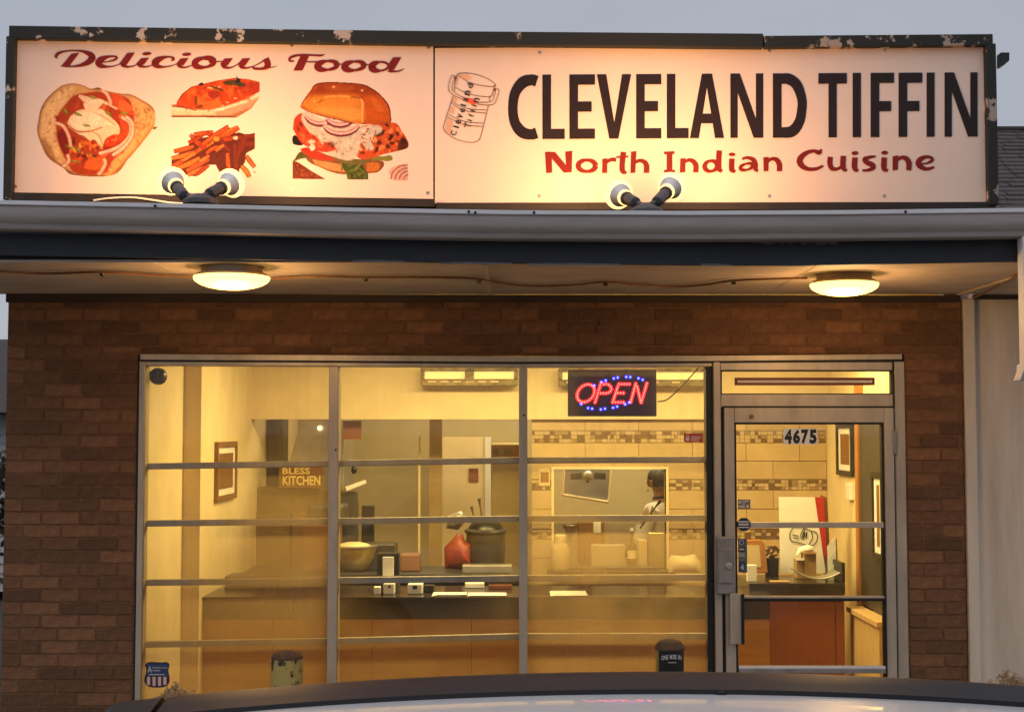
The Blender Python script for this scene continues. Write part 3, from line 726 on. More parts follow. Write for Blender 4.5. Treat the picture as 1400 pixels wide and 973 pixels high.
# --- Delicious Food
z = lambda x, y: (60 + x / 4.242, 55 + y / 4.242)
w_ = 1
def letter(name, b, m, build, tf, Y=YT):
    ink = Ink(Y, tf); build(ink); o = part(name, ink.mb, m, b, recalc=False); return o
def deli(k):
    def D(i): i.poly([(160, 80), (205, 74), (146, 154), (98, 155)]); i.stroke([(78, 104, 5), (70, 96, 16), (84, 78, 16), (120, 66, 10), (170, 62, 8), (225, 66, 14), (268, 84, 32), (280, 104, 40), (258, 128, 32), (215, 146, 18), (165, 153, 9), (120, 154, 7)])
    def e(i): i.stroke([(332, 130, 5), (372, 126, 6), (412, 114, 12), (424, 101, 12), (405, 95, 10), (370, 98, 16), (335, 112, 34), (318, 132, 40), (330, 149, 28), (370, 155, 11), (410, 150, 6), (450, 136, 4)])
    def l(i): i.poly([(484, 75), (528, 73), (482, 142), (438, 138)]); i.stroke([(460, 136, 40), (462, 148, 22), (490, 156, 10), (525, 149, 6), (552, 138, 4)])
    def i_(i): i.poly([(565, 106), (611, 103), (580, 143), (534, 139)]); i.stroke([(556, 138, 40), (560, 150, 20), (588, 156, 9), (620, 149, 6), (648, 138, 4)]); i.ell(597, 80, 27, 9, -.08)
    def c(i): i.stroke([(738, 122, 4), (752, 110, 18), (738, 100, 10), (705, 100, 14), (665, 114, 34), (645, 134, 42), (656, 150, 28), (692, 157, 11), (735, 151, 6), (775, 138, 4)])
    def i2(i): i.poly([(793, 108), (840, 105), (810, 146), (764, 142)]); i.stroke([(786, 141, 40), (790, 153, 20), (815, 160, 9), (846, 152, 6), (868, 142, 4)]); i.ell(828, 84, 27, 9, -.08)
    def o(i): i.ring(930, 132, 56, 27, 16, -.12, 28, lambda t: 14 + 24 * max(0, -math.cos(t)) + 20 * max(0, math.cos(t + .3))); i.stroke([(955, 122, 5), (968, 132, 8), (985, 128, 6), (1040, 124, 5)])
    def u(i): i.poly([(1048, 108), (1096, 106), (1068, 146), (1020, 142)]); i.stroke([(1044, 142, 44), (1048, 155, 24), (1075, 162, 10), (1110, 150, 6), (1140, 128, 5)]); i.poly([(1150, 108), (1198, 106), (1168, 148), (1121, 144)]); i.stroke([(1145, 144, 42), (1150, 157, 22), (1178, 163, 9), (1215, 152, 5)])
    def s(i): i.stroke([(1160, 164, 3), (1220, 150, 5), (1270, 124, 8), (1300, 106, 10)]); i.stroke([(1286, 108, 34), (1296, 130, 36), (1296, 150, 36), (1270, 166, 16), (1225, 166, 14), (1208, 156, 12)]); i.stroke([(1290, 162, 8), (1325, 158, 5), (1350, 151, 2)])
    return dict(D=D, e=e, l=l, i=i_, c=c, i2=i2, o=o, u=u, s=s)[k]
for k in ('D', 'e', 'l', 'i', 'c', 'i2', 'o', 'u', 's'): letter('letter', b1, M['print_red'], deli(k), z)
z2 = lambda x, y: (380 + x / 6.364, 55 + y / 6.364)
def Fd(i):
    i.poly([(195, 140), (275, 132), (214, 266), (134, 266)])
    i.stroke([(142, 184, 8), (108, 184, 16), (100, 164, 22), (125, 146, 22), (175, 134, 18), (240, 130, 14), (320, 134, 14), (375, 135, 16), (405, 127, 6)]); i.stroke([(250, 190, 10), (300, 192, 11), (338, 188, 10)], curve=False)
def od(cx, cy):
    def f(i): i.ring(cx, cy, 86, 38, 20, -.1, 28, lambda t: 18 + 44 * max(0, -math.cos(t)) + 22 * max(0, math.cos(t))); i.stroke([(cx + 55, cy - 18, 6), (cx + 62, cy - 8, 14), (cx + 80, cy - 10, 10), (cx + 150, cy - 12, 7)])
    return f
def dd(i): i.ring(890, 230, 72, 38, 20, -.1, 28, lambda t: 16 + 50 * max(0, -math.cos(t)) + 4 * max(0, math.cos(t))); i.poly([(1000, 152), (1074, 150), (1010, 258), (935, 254)]); i.stroke([(972, 254, 66), (985, 268, 30), (1025, 274, 14), (1065, 266, 12), (1098, 248, 5)])
for f_ in (Fd, od(430, 222), od(665, 226), dd): letter('letter', b1, M['print_red'], f_, z2)
# --- CLEVELAND TIFFIN
idt = lambda x, y: (x, y)
def yt(px): return 102.8 - (px - 700) * .0058
def yb_(px): return 190.6 - (px - 700) * .0060
def rect(i, x0, x1, f0=0.0, f1=1.0):
    def yy(x, f): return yt(x) + (yb_(x) - yt(x)) * f
    i.poly([(x0, yy(x0, f0)), (x1, yy(x1, f0)), (x1, yy(x1, f1)), (x0, yy(x0, f1))])
def quad(i, a):
    i.poly([(x, yt(x) + (yb_(x) - yt(x)) * f) for x, f in a])
TH = .158; SW = 11.8
def bigL(x0, x1): return lambda i: (rect(i, x0, x0 + SW), rect(i, x0 + SW - 1, x1, 1 - TH, 1))
def bigE(x0, x1, F_=False):
    def f(i):
        rect(i, x0, x0 + SW); rect(i, x0 + SW - 1, x1, 0, TH); rect(i, x0 + SW - 1, x1 - (4.5 if not F_ else 4), .42 + .02 * F_, .42 + TH + .02 * F_)
        if not F_: rect(i, x0 + SW - 1, x1, 1 - TH, 1)
    return f
def bigI(x0, x1): return lambda i: rect(i, x0, x1)
def bigT(x0, x1): return lambda i: (rect(i, x0, x1, 0, .165), rect(i, (x0 + x1) / 2 - 5.6, (x0 + x1) / 2 + 5.6, .16, 1))
def bigN(x0, x1): return lambda i: (rect(i, x0, x0 + 10), rect(i, x1 - 10, x1), quad(i, [(x0 + 1, 0), (x0 + 13, 0), (x1 - 1, 1), (x1 - 13, 1)]))
def bigV(x0, x1): return lambda i: (quad(i, [(x0, 0), (x0 + 13, 0), ((x0 + x1) / 2 + 2, .86), ((x0 + x1) / 2 + 6, 1), ((x0 + x1) / 2 - 6.5, 1)]), quad(i, [(x1 - 12.5, 0), (x1, 0), ((x0 + x1) / 2 + 6, 1), ((x0 + x1) / 2 - 2, 1), ((x0 + x1) / 2 - 1, .84)]))
def bigA(x0, x1): return lambda i: (quad(i, [((x0 + x1) / 2 - 7, 0), ((x0 + x1) / 2 + 1, 0), ((x0 + x1) / 2 + 1, .14), (x0 + 12.5, 1), (x0, 1)]), quad(i, [((x0 + x1) / 2 - 1, 0), ((x0 + x1) / 2 + 7, 0), (x1, 1), (x1 - 12.5, 1), ((x0 + x1) / 2 - 1, .14)]), quad(i, [(x0 + 12, .62), (x1 - 12, .62), (x1 - 9, .77), (x0 + 9, .77)]))
def bigD(x0, x1):
    def f(i):
        rect(i, x0, x0 + SW); h = yb_(x0) - yt(x0); y0 = yt(x0) + .3; 
        pts = [(x0 + SW - 2, y0 + 7, 14), (x0 + 22, y0 + 7.4, 14.5), (x0 + 33, y0 + 16, 14), (x0 + 39.4, y0 + 34, 12.6), (x0 + 39.6, y0 + h * .55, 12.6), (x0 + 36, y0 + h - 22, 13.4), (x0 + 26, y0 + h - 9, 15), (x0 + SW - 2, y0 + h - 7.2, 14)]
        i.stroke(pts)
    return f
def bigC(i):
    i.stroke([(734, 111.5, 15), (727, 109.6, 14.5), (715, 113, 15.5), (704.5, 127, 13.5), (701.3, 147, 12.8), (703.8, 167, 13.5), (713.5, 180.5, 15.5), (726, 184, 14.2), (734, 182, 15)])
for f_ in (bigC, bigL(741.7, 772.2), bigE(778.5, 813.5), bigV(816, 863), bigE(869.7, 904.2), bigL(911.6, 941.6), bigA(943, 990), bigN(998.5, 1043.4), bigD(1056.6, 1102),
           bigT(1118.8, 1157.8), bigI(1165.7, 1177), bigE(1190.3, 1222.3, True), bigE(1228.5, 1261, True), bigI(1266.9, 1277.8), bigN(1291.4, 1336.6)):
    letter('letter', b2, M['print_black'], f_, idt, YS - .0025)
# --- North Indian Cuisine
z6 = lambda x, y: (735 + x / 5.09, 195 + y / 5.1)
z7 = lambda x, y: (1000 + x / 4.828, 195 + y / 4.828)
def sc(tf, *strokes):
    def f(i):
        for s_ in strokes:
            if s_[0] == 'o': i.ell(*s_[1:])
            elif s_[0] == 'r': i.ring(*s_[1:])
            elif s_[0] == 'p': i.poly(s_[1])
            else: i.stroke(s_)
    letter('letter', b2, M['print_red'], f, tf, YS - .0025)
lw = lambda a, b: (lambda t: a + b * abs(math.cos(t)))
sc(z6, ('p', [(52, 66), (98, 66), (102, 210), (60, 213)]), ('p', [(60, 64), (122, 66), (240, 208), (182, 210)]), ('p', [(192, 64), (242, 58), (238, 206), (200, 190)]))
sc(z6, ('r', 343, 162, 60, 40, 22, 0, 26, lw(20, 18)))
sc(z6, ('p', [(450, 114), (486, 110), (484, 212), (448, 213)]), [(468, 158, 10), (490, 130, 22), (515, 119, 26), (546, 120, 28)])
sc(z6, [(598, 66, 40), (590, 130, 38), (588, 185, 38), (600, 205, 32), (620, 210, 14)], ('p', [(548, 96), (632, 91), (630, 104), (548, 108)]))
sc(z6, ('p', [(650, 64), (688, 60), (680, 210), (646, 213)]), [(664, 165, 10), (685, 136, 20), (715, 126, 26), (745, 138, 34), (759, 165, 38), (757, 212, 38)])
sc(z6, ('p', [(898, 66), (938, 66), (938, 204), (898, 204)]), ('p', [(878, 64), (953, 60), (952, 80), (880, 82)]), ('p', [(882, 190), (955, 190), (957, 208), (878, 208)]))
sc(z6, ('p', [(992, 112), (1030, 108), (1028, 206), (990, 210)]), [(1008, 160, 10), (1030, 132, 20), (1058, 122, 26), (1086, 134, 34), (1102, 162, 38), (1100, 208, 38)])
sc(z6, ('r', 1206, 164, 44, 36, 20, -.2, 26, lw(18, 16)), [(1264, 56, 38), (1260, 130, 38), (1262, 180, 38), (1282, 204, 20)])
sc(z6, [(1352, 112, 38), (1350, 180, 38), (1360, 196, 32), (1378, 202, 16)], ('o', 1353, 83, 23, 13))
sc(z7, [(70, 108, 16), (105, 100, 20), (142, 112, 30), (156, 140, 34), (158, 172, 32), (175, 190, 14)], ('r', 100, 160, 42, 20, 18, -.25, 24, lw(14, 12)))
sc(z7, ('p', [(210, 98), (246, 94), (244, 188), (212, 190)]), [(228, 150, 10), (245, 120, 20), (272, 107, 24), (300, 116, 32), (316, 146, 36), (316, 190, 34)])
sc(z7, [(594, 44, 10), (578, 66, 30), (545, 56, 22), (500, 66, 28), (464, 92, 36), (450, 122, 40), (466, 154, 36), (505, 174, 26), (555, 174, 22), (606, 154, 16)])
sc(z7, [(652, 94, 34), (650, 140, 34), (662, 168, 30), (690, 176, 22), (722, 160, 18), (740, 130, 10)], [(738, 88, 36), (736, 150, 36), (746, 178, 28), (764, 182, 12)])
sc(z7, [(815, 98, 36), (812, 160, 36), (822, 180, 28), (838, 184, 14)], ('o', 815, 70, 22, 13))
sc(z7, [(952, 92, 12), (915, 96, 22), (880, 110, 30), (892, 130, 32), (930, 148, 34), (934, 168, 28), (900, 182, 20), (864, 184, 14)])
sc(z7, [(1008, 98, 36), (1006, 160, 36), (1016, 180, 28), (1034, 182, 14)], ('o', 1011, 67, 22, 13))
sc(z7, ('p', [(1064, 90), (1102, 84), (1098, 180), (1064, 184)]), [(1080, 140, 10), (1100, 110, 20), (1128, 98, 24), (1156, 108, 32), (1172, 138, 36), (1170, 182, 34)])
sc(z7, [(1248, 142, 10), (1290, 136, 14), (1324, 118, 22), (1318, 100, 20), (1288, 94, 22), (1250, 108, 32), (1234, 134, 38), (1250, 160, 32), (1290, 174, 22), (1338, 162, 16)])
# --- drawn lunch tin
z8 = lambda x, y: (600 + x / 8.456, 90 + y / 8.46)
def tin(i):
    W = 7
    for pts in ([(215, 100), (240, 90), (320, 86), (450, 108), (570, 155), (652, 215), (640, 238), (560, 240), (420, 215), (290, 160), (215, 100)],
                [(215, 100), (185, 200), (185, 290)], [(650, 222), (615, 340), (590, 365)], [(190, 250), (280, 300), (420, 345), (560, 362), (605, 352)],
                [(165, 350), (60, 680), (58, 730), (90, 780), (180, 840), (300, 880), (400, 886), (460, 860), (490, 800), (575, 460)],
                [(590, 365), (588, 410)], [(150, 405), (230, 460), (350, 500), (550, 515)], [(145, 430), (230, 490), (350, 530), (545, 550)],
                [(108, 560), (200, 610), (340, 655), (515, 665)], [(100, 590), (190, 640), (330, 690), (505, 703)],
                [(200, 125), (150, 120), (115, 220), (118, 285), (170, 340), (250, 382), (310, 400)], [(185, 165), (160, 200), (155, 270), (190, 315), (250, 355), (315, 378)],
                [(440, 445), (560, 458), (640, 440), (680, 360), (698, 285), (665, 268)], [(450, 425), (560, 425), (620, 405), (645, 340), (655, 290)]):
        i.stroke([(x, y, W) for x, y in pts])
    i.poly([(178, 128), (206, 132), (196, 172), (176, 162)]); i.poly([(640, 258), (664, 266), (655, 300), (636, 294)])
for sh_ in ([(235, 100), (330, 95), (395, 150), (330, 165), (260, 130)], [(215, 120), (240, 135), (205, 235), (190, 225)], [(95, 600), (160, 640), (135, 800), (75, 760)], [(140, 460), (185, 485), (165, 560), (120, 540)], [(175, 355), (215, 375), (205, 425), (165, 400)]):
    letter('tin_shading', b2, M['print_peach'], lambda i: i.poly(sh_), z8, YS - .0012)
letter('tin_outline', b2, M['print_brown'], tin, z8, YS - .0022)
letter('tin_heart', b2, M['print_heart'], lambda i: i.poly([(318, 372), (425, 390), (430, 435), (412, 455), (330, 425)]), z8, YS - .004)
tl = MB()
for ch, x, y, s_ in [('C', 172, 780, 62), ('l', 200, 708, 58), ('e', 226, 652, 52), ('v', 248, 585, 56), ('e', 275, 518, 50), ('l', 284, 458, 56), ('a', 312, 396, 50), ('n', 334, 318, 58), ('d', 360, 234, 62),
                     ('T', 335, 690, 66), ('i', 356, 632, 52), ('f', 375, 575, 54), ('f', 394, 520, 54), ('i', 410, 464, 50), ('n', 438, 402, 58)]:
    hx = s_ * (.17 if ch in 'li' else .3 if ch == 'f' else .5); X, Y_ = z8(x, y); k = 1 / 8.456
    text_px(tl, ch, X - hx * k * .9, Y_ - s_ * .55 * k, X + hx * k * .9, Y_ + s_ * .55 * k, YS - .0045, .012, -1.30)
part('tin_lettering', tl, M['print_black'], b2, recalc=False)

# --- the four food pictures on the left banner
def wrap_picture():
    p = Paint(40, 104, 224, 246, 2.0, lambda x, y: (40 + x / 6.486, 100 + y / 6.486))
    naan, dark = (.72, .50, .27), (.30, .14, .05)
    p.poly([(290, 110), (390, 92), (480, 110), (545, 140), (610, 128), (660, 150), (720, 165), (800, 182), (900, 190), (1000, 240), (1090, 300), (1118, 380), (1100, 480), (1000, 620), (880, 760), (740, 905), (400, 905), (300, 840), (170, 750), (110, 640), (72, 520), (82, 420), (110, 300), (190, 190)], dark, sm=True)
    p.inside = True
    p.poly([(295, 116), (390, 98), (480, 116), (545, 148), (640, 150), (800, 190), (900, 198), (995, 248), (1080, 306), (1108, 380), (1090, 480), (990, 612), (870, 750), (730, 895), (660, 900), (420, 895), (290, 820), (180, 740), (120, 640), (82, 520), (92, 420), (118, 310), (196, 198)], naan, sm=True)
    p.poly([(120, 330), (200, 220), (300, 150), (400, 130), (330, 260), (240, 380), (230, 560), (270, 700), (290, 800), (190, 730), (110, 600)], (.86, .66, .40), .7, sm=True)
    p.poly([(110, 560), (180, 640), (260, 800), (290, 830), (180, 745), (110, 640)], (.45, .25, .10), .7, sm=True)
    p.poly([(920, 420), (1090, 330), (1100, 480), (880, 740), (740, 890), (670, 890), (780, 760), (900, 600)], (.78, .54, .28), .8, sm=True)
    p.poly([(1095, 450), (1070, 490), (870, 740), (720, 900), (760, 900), (890, 760), (1090, 500)], (.50, .31, .12), .7, sm=True)
    p.blur([(60, 90), (1130, 90), (1130, 910), (60, 910)], 10)
    p.scatter(34, [(120, 300), (300, 130), (420, 110), (380, 220), (250, 340), (230, 520), (280, 780), (180, 720), (100, 560)], 11, [(.42, .20, .07), (.55, .30, .12), (.62, .38, .16)], .75)
    p.scatter(46, [(900, 260), (1080, 320), (1090, 420), (960, 600), (910, 560), (930, 420)], 10, [(.36, .16, .05), (.5, .26, .1)], .8, 2.0)
    p.scatter(10, [(720, 870), (900, 700), (860, 700), (720, 820)], 7, [(.4, .2, .08)], .7)
    p.poly([(390, 200), (470, 180), (640, 165), (760, 190), (880, 230), (920, 330), (930, 430), (910, 560), (840, 680), (740, 780), (660, 890), (420, 890), (330, 780), (250, 600), (240, 480), (240, 400), (310, 290)], (.50, .13, .045), sm=True)
    p.scatter(60, [(390, 200), (640, 165), (880, 230), (930, 430), (840, 680), (660, 890), (420, 890), (250, 600), (240, 400)], 34, [(.68, .20, .06), (.55, .12, .04), (.75, .30, .10), (.40, .07, .03), (.6, .16, .07)], .85)
    p.blur([(60, 90), (1130, 90), (1130, 910), (60, 910)], 3)
    p.poly([(720, 180), (800, 190), (900, 300), (920, 370), (860, 360), (760, 300)], (.72, .20, .08), .9, sm=True)
    p.poly([(800, 240), (870, 260), (915, 320), (850, 345), (790, 310)], (.82, .28, .12), .9, sm=True)
    p.poly([(250, 520), (300, 500), (345, 600), (350, 740), (290, 690), (255, 600)], (.34, .06, .03), sm=True)
    p.poly([(510, 780), (600, 745), (660, 770), (640, 840), (560, 860), (490, 840)], (.78, .24, .08), sm=True)
    p.line([(440, 200, 20), (520, 240, 60), (640, 250, 30), (780, 320, 14)], 30, (.86, .66, .50))
    p.poly([(480, 270), (560, 240), (660, 245), (600, 320), (500, 320)], (.9, .76, .58), sm=True)
    p.poly([(360, 390), (440, 330), (560, 325), (640, 320), (720, 390), (790, 460), (800, 530), (740, 580), (680, 580), (640, 660), (580, 590), (530, 600), (440, 540), (390, 510), (340, 460)], (.87, .75, .54), sm=True)
    p.poly([(370, 420), (460, 350), (570, 350), (640, 400), (740, 460), (600, 470), (480, 500), (390, 470)], (.93, .84, .66), .8, sm=True)
    p.line([(330, 450, 10), (420, 515, 14), (540, 515, 12), (650, 480, 8)], 10, (.55, .22, .16)); p.line([(570, 350, 6), (660, 390, 7), (760, 460, 8)], 6, (.6, .36, .2))
    p.line([(420, 540, 8), (490, 570, 14), (545, 620, 10)], 8, (.5, .2, .1)); p.line([(560, 520, 6), (620, 560, 8), (660, 650, 8)], 8, (.55, .28, .16))
    for pts in ([(820, 390), (890, 440), (900, 530), (840, 620), (740, 680), (620, 715)], [(860, 385), (915, 450), (910, 560), (840, 660), (740, 730)]):
        p.line([(x, y, 40) for x, y in pts], 40, (.42, .12, .09)); p.line([(x, y, 30) for x, y in pts], 30, (.82, .56, .44)); p.line([(x - 4, y - 3, 8) for x, y in pts], 8, (.93, .77, .62))
    for pts in ([(225, 440), (300, 470), (350, 560), (370, 660)], [(660, 760), (675, 800), (640, 870), (610, 900)], [(340, 720), (350, 780), (300, 830)], [(640, 150), (690, 190), (720, 260), (715, 290)]):
        p.line([(x, y, 36) for x, y in pts], 34, (.45, .16, .10)); p.line([(x, y, 27) for x, y in pts], 26, (.85, .60, .46))
    p.poly([(690, 570), (770, 540), (800, 590), (740, 640), (680, 640)], (.74, .16, .05), sm=True)
    p.scatter(12, [(690, 570), (780, 545), (790, 600), (690, 640)], 9, [(.9, .5, .3), (.5, .06, .03)])
    for x, y, r_ in ((320, 340, .9), (430, 365, .3), (510, 465, .2), (700, 360, .7), (840, 355, .2), (405, 785, .1), (360, 660, .5), (560, 215, .3), (540, 730, .4), (430, 680, .8)):
        p.blob(x, y, 42, 13, (.28, .30, .05), .9, r_); p.blob(x + 5, y - 3, 26, 6, (.48, .46, .12), .9, r_)
    p.scatter(26, [(390, 580), (640, 620), (640, 720), (480, 800), (400, 700)], 16, [(.82, .50, .16), (.36, .08, .03), (.78, .3, .1), (.2, .05, .02), (.7, .55, .3)], .9)
    p.inside = False; p.poly([(1100, 478), (1138, 478), (1120, 498), (1096, 500)], (.22, .2, .05))
    return p.build('wrap_picture', YS - .0046, b1)
def curry_picture():
    p = Paint(232, 98, 358, 164, 2.0, lambda x, y: (225 + x / 6.279, 95 + y / 6.277))
    p.poly([(60, 305), (120, 300), (820, 220), (815, 240), (740, 340), (615, 415), (60, 410)], (.80, .66, .50))
    p.inside = True
    p.poly([(420, 370), (700, 290), (815, 235), (740, 340), (615, 415), (480, 415)], (.56, .38, .26), .8); p.poly([(60, 395), (620, 398), (610, 415), (60, 412)], (.26, .12, .07)); p.poly([(560, 395), (740, 325), (790, 260), (815, 235), (740, 345), (615, 416)], (.45, .24, .14), .8)
    p.poly([(60, 345), (280, 360), (500, 350), (820, 225), (820, 212), (480, 330), (280, 352), (60, 330)], (.92, .82, .68))
    p.inside = False
    p.poly([(105, 280), (150, 210), (230, 150), (330, 125), (460, 95), (600, 75), (720, 85), (815, 110), (815, 190), (700, 260), (520, 320), (400, 345), (280, 350), (180, 330), (60, 312), (60, 305), (100, 305)], (.60, .155, .045), sm=False)
    p.inside = True
    p.scatter(70, [(110, 280), (230, 160), (460, 100), (720, 90), (810, 120), (810, 190), (520, 315), (280, 345)], 26, [(.72, .24, .07), (.52, .11, .035), (.66, .19, .06), (.78, .32, .12), (.44, .09, .035)], .7)
    p.blur([(50, 60), (830, 60), (830, 420), (50, 420)], 4)
    p.poly([(620, 110), (815, 110), (815, 200), (680, 240), (640, 180)], (.42, .08, .035), .6); p.line([(65, 318, 8), (160, 325, 12), (275, 355, 8)], 8, (.30, .08, .03))
    p.line([(60, 310, 8), (110, 270, 8), (230, 155, 7), (460, 95, 6), (640, 74, 5)], 6, (.34, .09, .04))
    p.poly([(370, 190), (440, 180), (480, 220), (430, 250), (380, 235)], (.44, .10, .05), sm=True); p.poly([(330, 280), (460, 260), (480, 310), (390, 340), (330, 330)], (.76, .27, .09), .9, sm=True)
    for x, y, r_, l in ((270, 270, 1.5, 46), (300, 320, -.3, 40), (450, 165, .3, 70), (540, 120, .2, 50), (640, 125, .3, 60)): p.blob(x, y, l, 12, (.16, .13, .04), .85, r_)
    p.poly([(500, 105), (600, 90), (690, 125), (680, 150), (600, 140), (520, 130)], (.13, .12, .06), .85, sm=True)
    for x, y in ((400, 160), (470, 150), (540, 285), (610, 250), (660, 275), (500, 315), (380, 158)): p.blob(x, y, 14, 6, (.9, .66, .45), .9)
    p.inside = False
    p.poly([(285, 130), (320, 112), (345, 130), (310, 142)], (.08, .06, .03)); p.poly([(612, 55), (630, 75), (655, 82), (640, 120), (605, 110), (620, 85)], (.06, .06, .04))
    return p.build('curry_picture', YS - .0046, b1)
def fries_picture():
    p = Paint(232, 168, 352, 246, 2.0, lambda x, y: (225 + x / 6.279, 95 + y / 6.277))
    p.poly([(440, 570), (560, 560), (640, 540), (700, 560), (775, 545), (775, 680), (700, 720), (690, 800), (640, 860), (640, 910), (590, 860), (520, 860), (470, 880), (440, 820), (380, 820), (290, 880), (270, 920), (200, 910), (60, 830), (60, 770), (200, 660), (230, 600)], (.20, .055, .03))
    rs = p.rs
    def fry(x0, y0, x1, y1, w, c, e=(.20, .06, .03)):
        mx_, my_ = (x0 + x1) / 2 + rs.uniform(-8, 8), (y0 + y1) / 2 + rs.uniform(-8, 8)
        p.line([(x0, y0, w * .8), (mx_, my_, w), (x1, y1, w * .75)], w, e); p.line([(x0, y0, w * .5), (mx_, my_, w * .72), (x1, y1, w * .45)], w, c)
        for _ in range(3):
            t = rs.uniform(.1, .9); p.blob(x0 + (x1 - x0) * t, y0 + (y1 - y0) * t, 9, 5, (c[0] * .6, c[1] * .5, c[2] * .5), .7, rs.uniform(0, 3))
    A, B, C, D = (.62, .20, .07), (.72, .30, .10), (.46, .12, .05), (.30, .08, .04)
    for q in ((220, 560, 330, 680, 44, A), (205, 630, 330, 560, 40, C), (250, 560, 420, 540, 44, A), (350, 545, 440, 600, 40, C), (80, 705, 250, 660, 46, A), (60, 765, 300, 690, 48, B), (70, 830, 170, 770, 46, A), (110, 850, 300, 760, 52, B),
              (190, 870, 380, 770, 52, A), (200, 905, 340, 840, 44, B), (270, 905, 380, 820, 40, C), (160, 780, 420, 620, 50, B), (260, 720, 400, 600, 44, A), (290, 620, 350, 680, 42, C), (330, 640, 550, 490, 50, A), (420, 600, 640, 500, 48, A),
              (450, 610, 620, 580, 50, C), (540, 720, 560, 880, 46, A), (600, 640, 620, 880, 50, D), (660, 600, 620, 760, 46, D), (700, 560, 660, 700, 44, D), (480, 600, 560, 700, 44, D), (700, 740, 775, 840, 44, (.56, .26, .08)), (660, 830, 730, 925, 46, (.62, .34, .10)),
              (440, 700, 510, 650, 40, B), (360, 720, 450, 660, 40, A), (300, 790, 380, 740, 46, B), (620, 590, 775, 570, 40, D), (690, 640, 775, 640, 50, D), (500, 560, 630, 490, 30, B)): fry(*q)
    p.blob(610, 588, 20, 14, (.86, .72, .58)); p.blob(445, 598, 28, 20, (.80, .42, .16)); p.poly([(755, 870), (785, 880), (775, 890)], (.3, .15, .08))
    return p.build('fries_picture', YS - .0046, b1)
def burger_picture():
    p = Paint(396, 106, 562, 250, 2.0, lambda x, y: (390 + x / 6.278, 100 + y / 6.277))
    p.poly([(130, 660), (200, 640), (420, 720), (640, 740), (840, 760), (810, 840), (720, 860), (520, 870), (400, 850), (280, 800), (200, 760)], (.34, .17, .07), sm=True)          # lower bun
    p.poly([(230, 740), (400, 770), (540, 800), (560, 850), (400, 835), (270, 785)], (.66, .42, .22), .9, sm=True); p.poly([(700, 770), (800, 770), (800, 830), (700, 845)], (.62, .30, .11), .9, sm=True)
    p.poly([(62, 545), (90, 535), (150, 600), (140, 620), (80, 615), (62, 590)], (.03, .022, .015), sm=True)
    p.poly([(62, 750), (120, 770), (240, 850), (345, 910), (62, 908)], (.27, .085, .03)); 
    p.inside = True; p.scatter(26, [(62, 760), (120, 780), (345, 910), (62, 908)], 11, [(.46, .16, .06), (.15, .04, .02), (.38, .13, .05)]); p.inside = False
    p.poly([(130, 650), (200, 640), (300, 690), (420, 740), (330, 745), (220, 725), (160, 690)], (.55, .10, .05), sm=True)
    p.poly([(62, 770), (120, 680), (160, 690), (200, 720), (120, 740)], (.17, .17, .05), sm=True)
    p.poly([(740, 705), (840, 715), (900, 705), (922, 735), (890, 755), (800, 750), (730, 745)], (.34, .34, .10), sm=True)
    p.poly([(470, 790), (560, 760), (660, 790), (710, 860), (714, 912), (535, 912), (520, 850)], (.14, .18, .05), sm=False); 
    p.inside = True; p.scatter(18, [(480, 790), (660, 800), (700, 900), (540, 905)], 17, [(.26, .30, .09), (.07, .09, .03), (.34, .36, .14)], .8, 2.2); p.inside = False
    p.poly([(400, 720), (640, 740), (760, 720), (680, 780), (520, 780)], (.26, .24, .10), sm=True)
    p.poly([(66, 480), (80, 390), (140, 345), (200, 400), (260, 480), (460, 600), (480, 660), (340, 680), (210, 640), (130, 590)], (.55, .13, .06), sm=True)     # left chicken
    p.poly([(620, 460), (830, 430), (950, 432), (1000, 500), (1050, 580), (1050, 640), (960, 670), (830, 700), (700, 740), (610, 700)], (.62, .19, .07), sm=True)
    p.inside = True
    p.scatter(60, [(640, 450), (950, 440), (1045, 590), (960, 665), (700, 730), (640, 690)], 17, [(.80, .32, .13), (.42, .09, .035), (.70, .24, .09), (.88, .45, .22), (.10, .03, .02)], .85, 1.3)
    p.poly([(975, 590), (1010, 550), (1050, 590), (1048, 640), (970, 672)], (.09, .04, .025), .85, sm=True); p.blob(905, 555, 18, 30, (.08, .03, .02), .9, .5); p.blob(880, 630, 24, 18, (.08, .03, .02), .9); p.blob(815, 525, 44, 16, (.08, .03, .02), .8, -.4)
    p.scatter(34, [(80, 400), (140, 360), (260, 500), (440, 600), (460, 650), (220, 630), (110, 560)], 16, [(.68, .22, .10), (.32, .06, .03), (.74, .30, .14), (.12, .03, .02)], .8)
    p.inside = False
    p.poly([(150, 340), (190, 335), (330, 400), (480, 440), (650, 460), (800, 450), (830, 500), (740, 560), (760, 650), (700, 660), (650, 600), (620, 700), (560, 750), (450, 730), (360, 680), (480, 660), (430, 640), (410, 590), (330, 590), (260, 540), (200, 500), (140, 400)], (.66, .62, .56), sm=True)  # sauce
    p.inside = True
    p.scatter(40, [(160, 350), (480, 450), (800, 460), (620, 640), (560, 740), (420, 690), (240, 520)], 24, [(.80, .76, .70), (.48, .45, .42), (.72, .68, .60), (.56, .54, .50)], .6)
    p.blur([(60, 330), (1060, 330), (1060, 760), (60, 760)], 2)
    p.scatter(40, [(640, 480), (800, 470), (780, 560), (740, 660), (650, 680), (630, 580)], 11, [(.30, .08, .05), (.86, .80, .70), (.55, .2, .1), (.8, .6, .42)], .85)
    p.scatter(30, [(180, 470), (330, 560), (600, 620), (560, 720), (460, 700)], 7, [(.30, .33, .28), (.4, .2, .16)], .7)
    p.blob(235, 640, 30, 26, (.78, .74, .70)); p.blob(225, 590, 30, 20, (.74, .66, .60)); p.inside = False
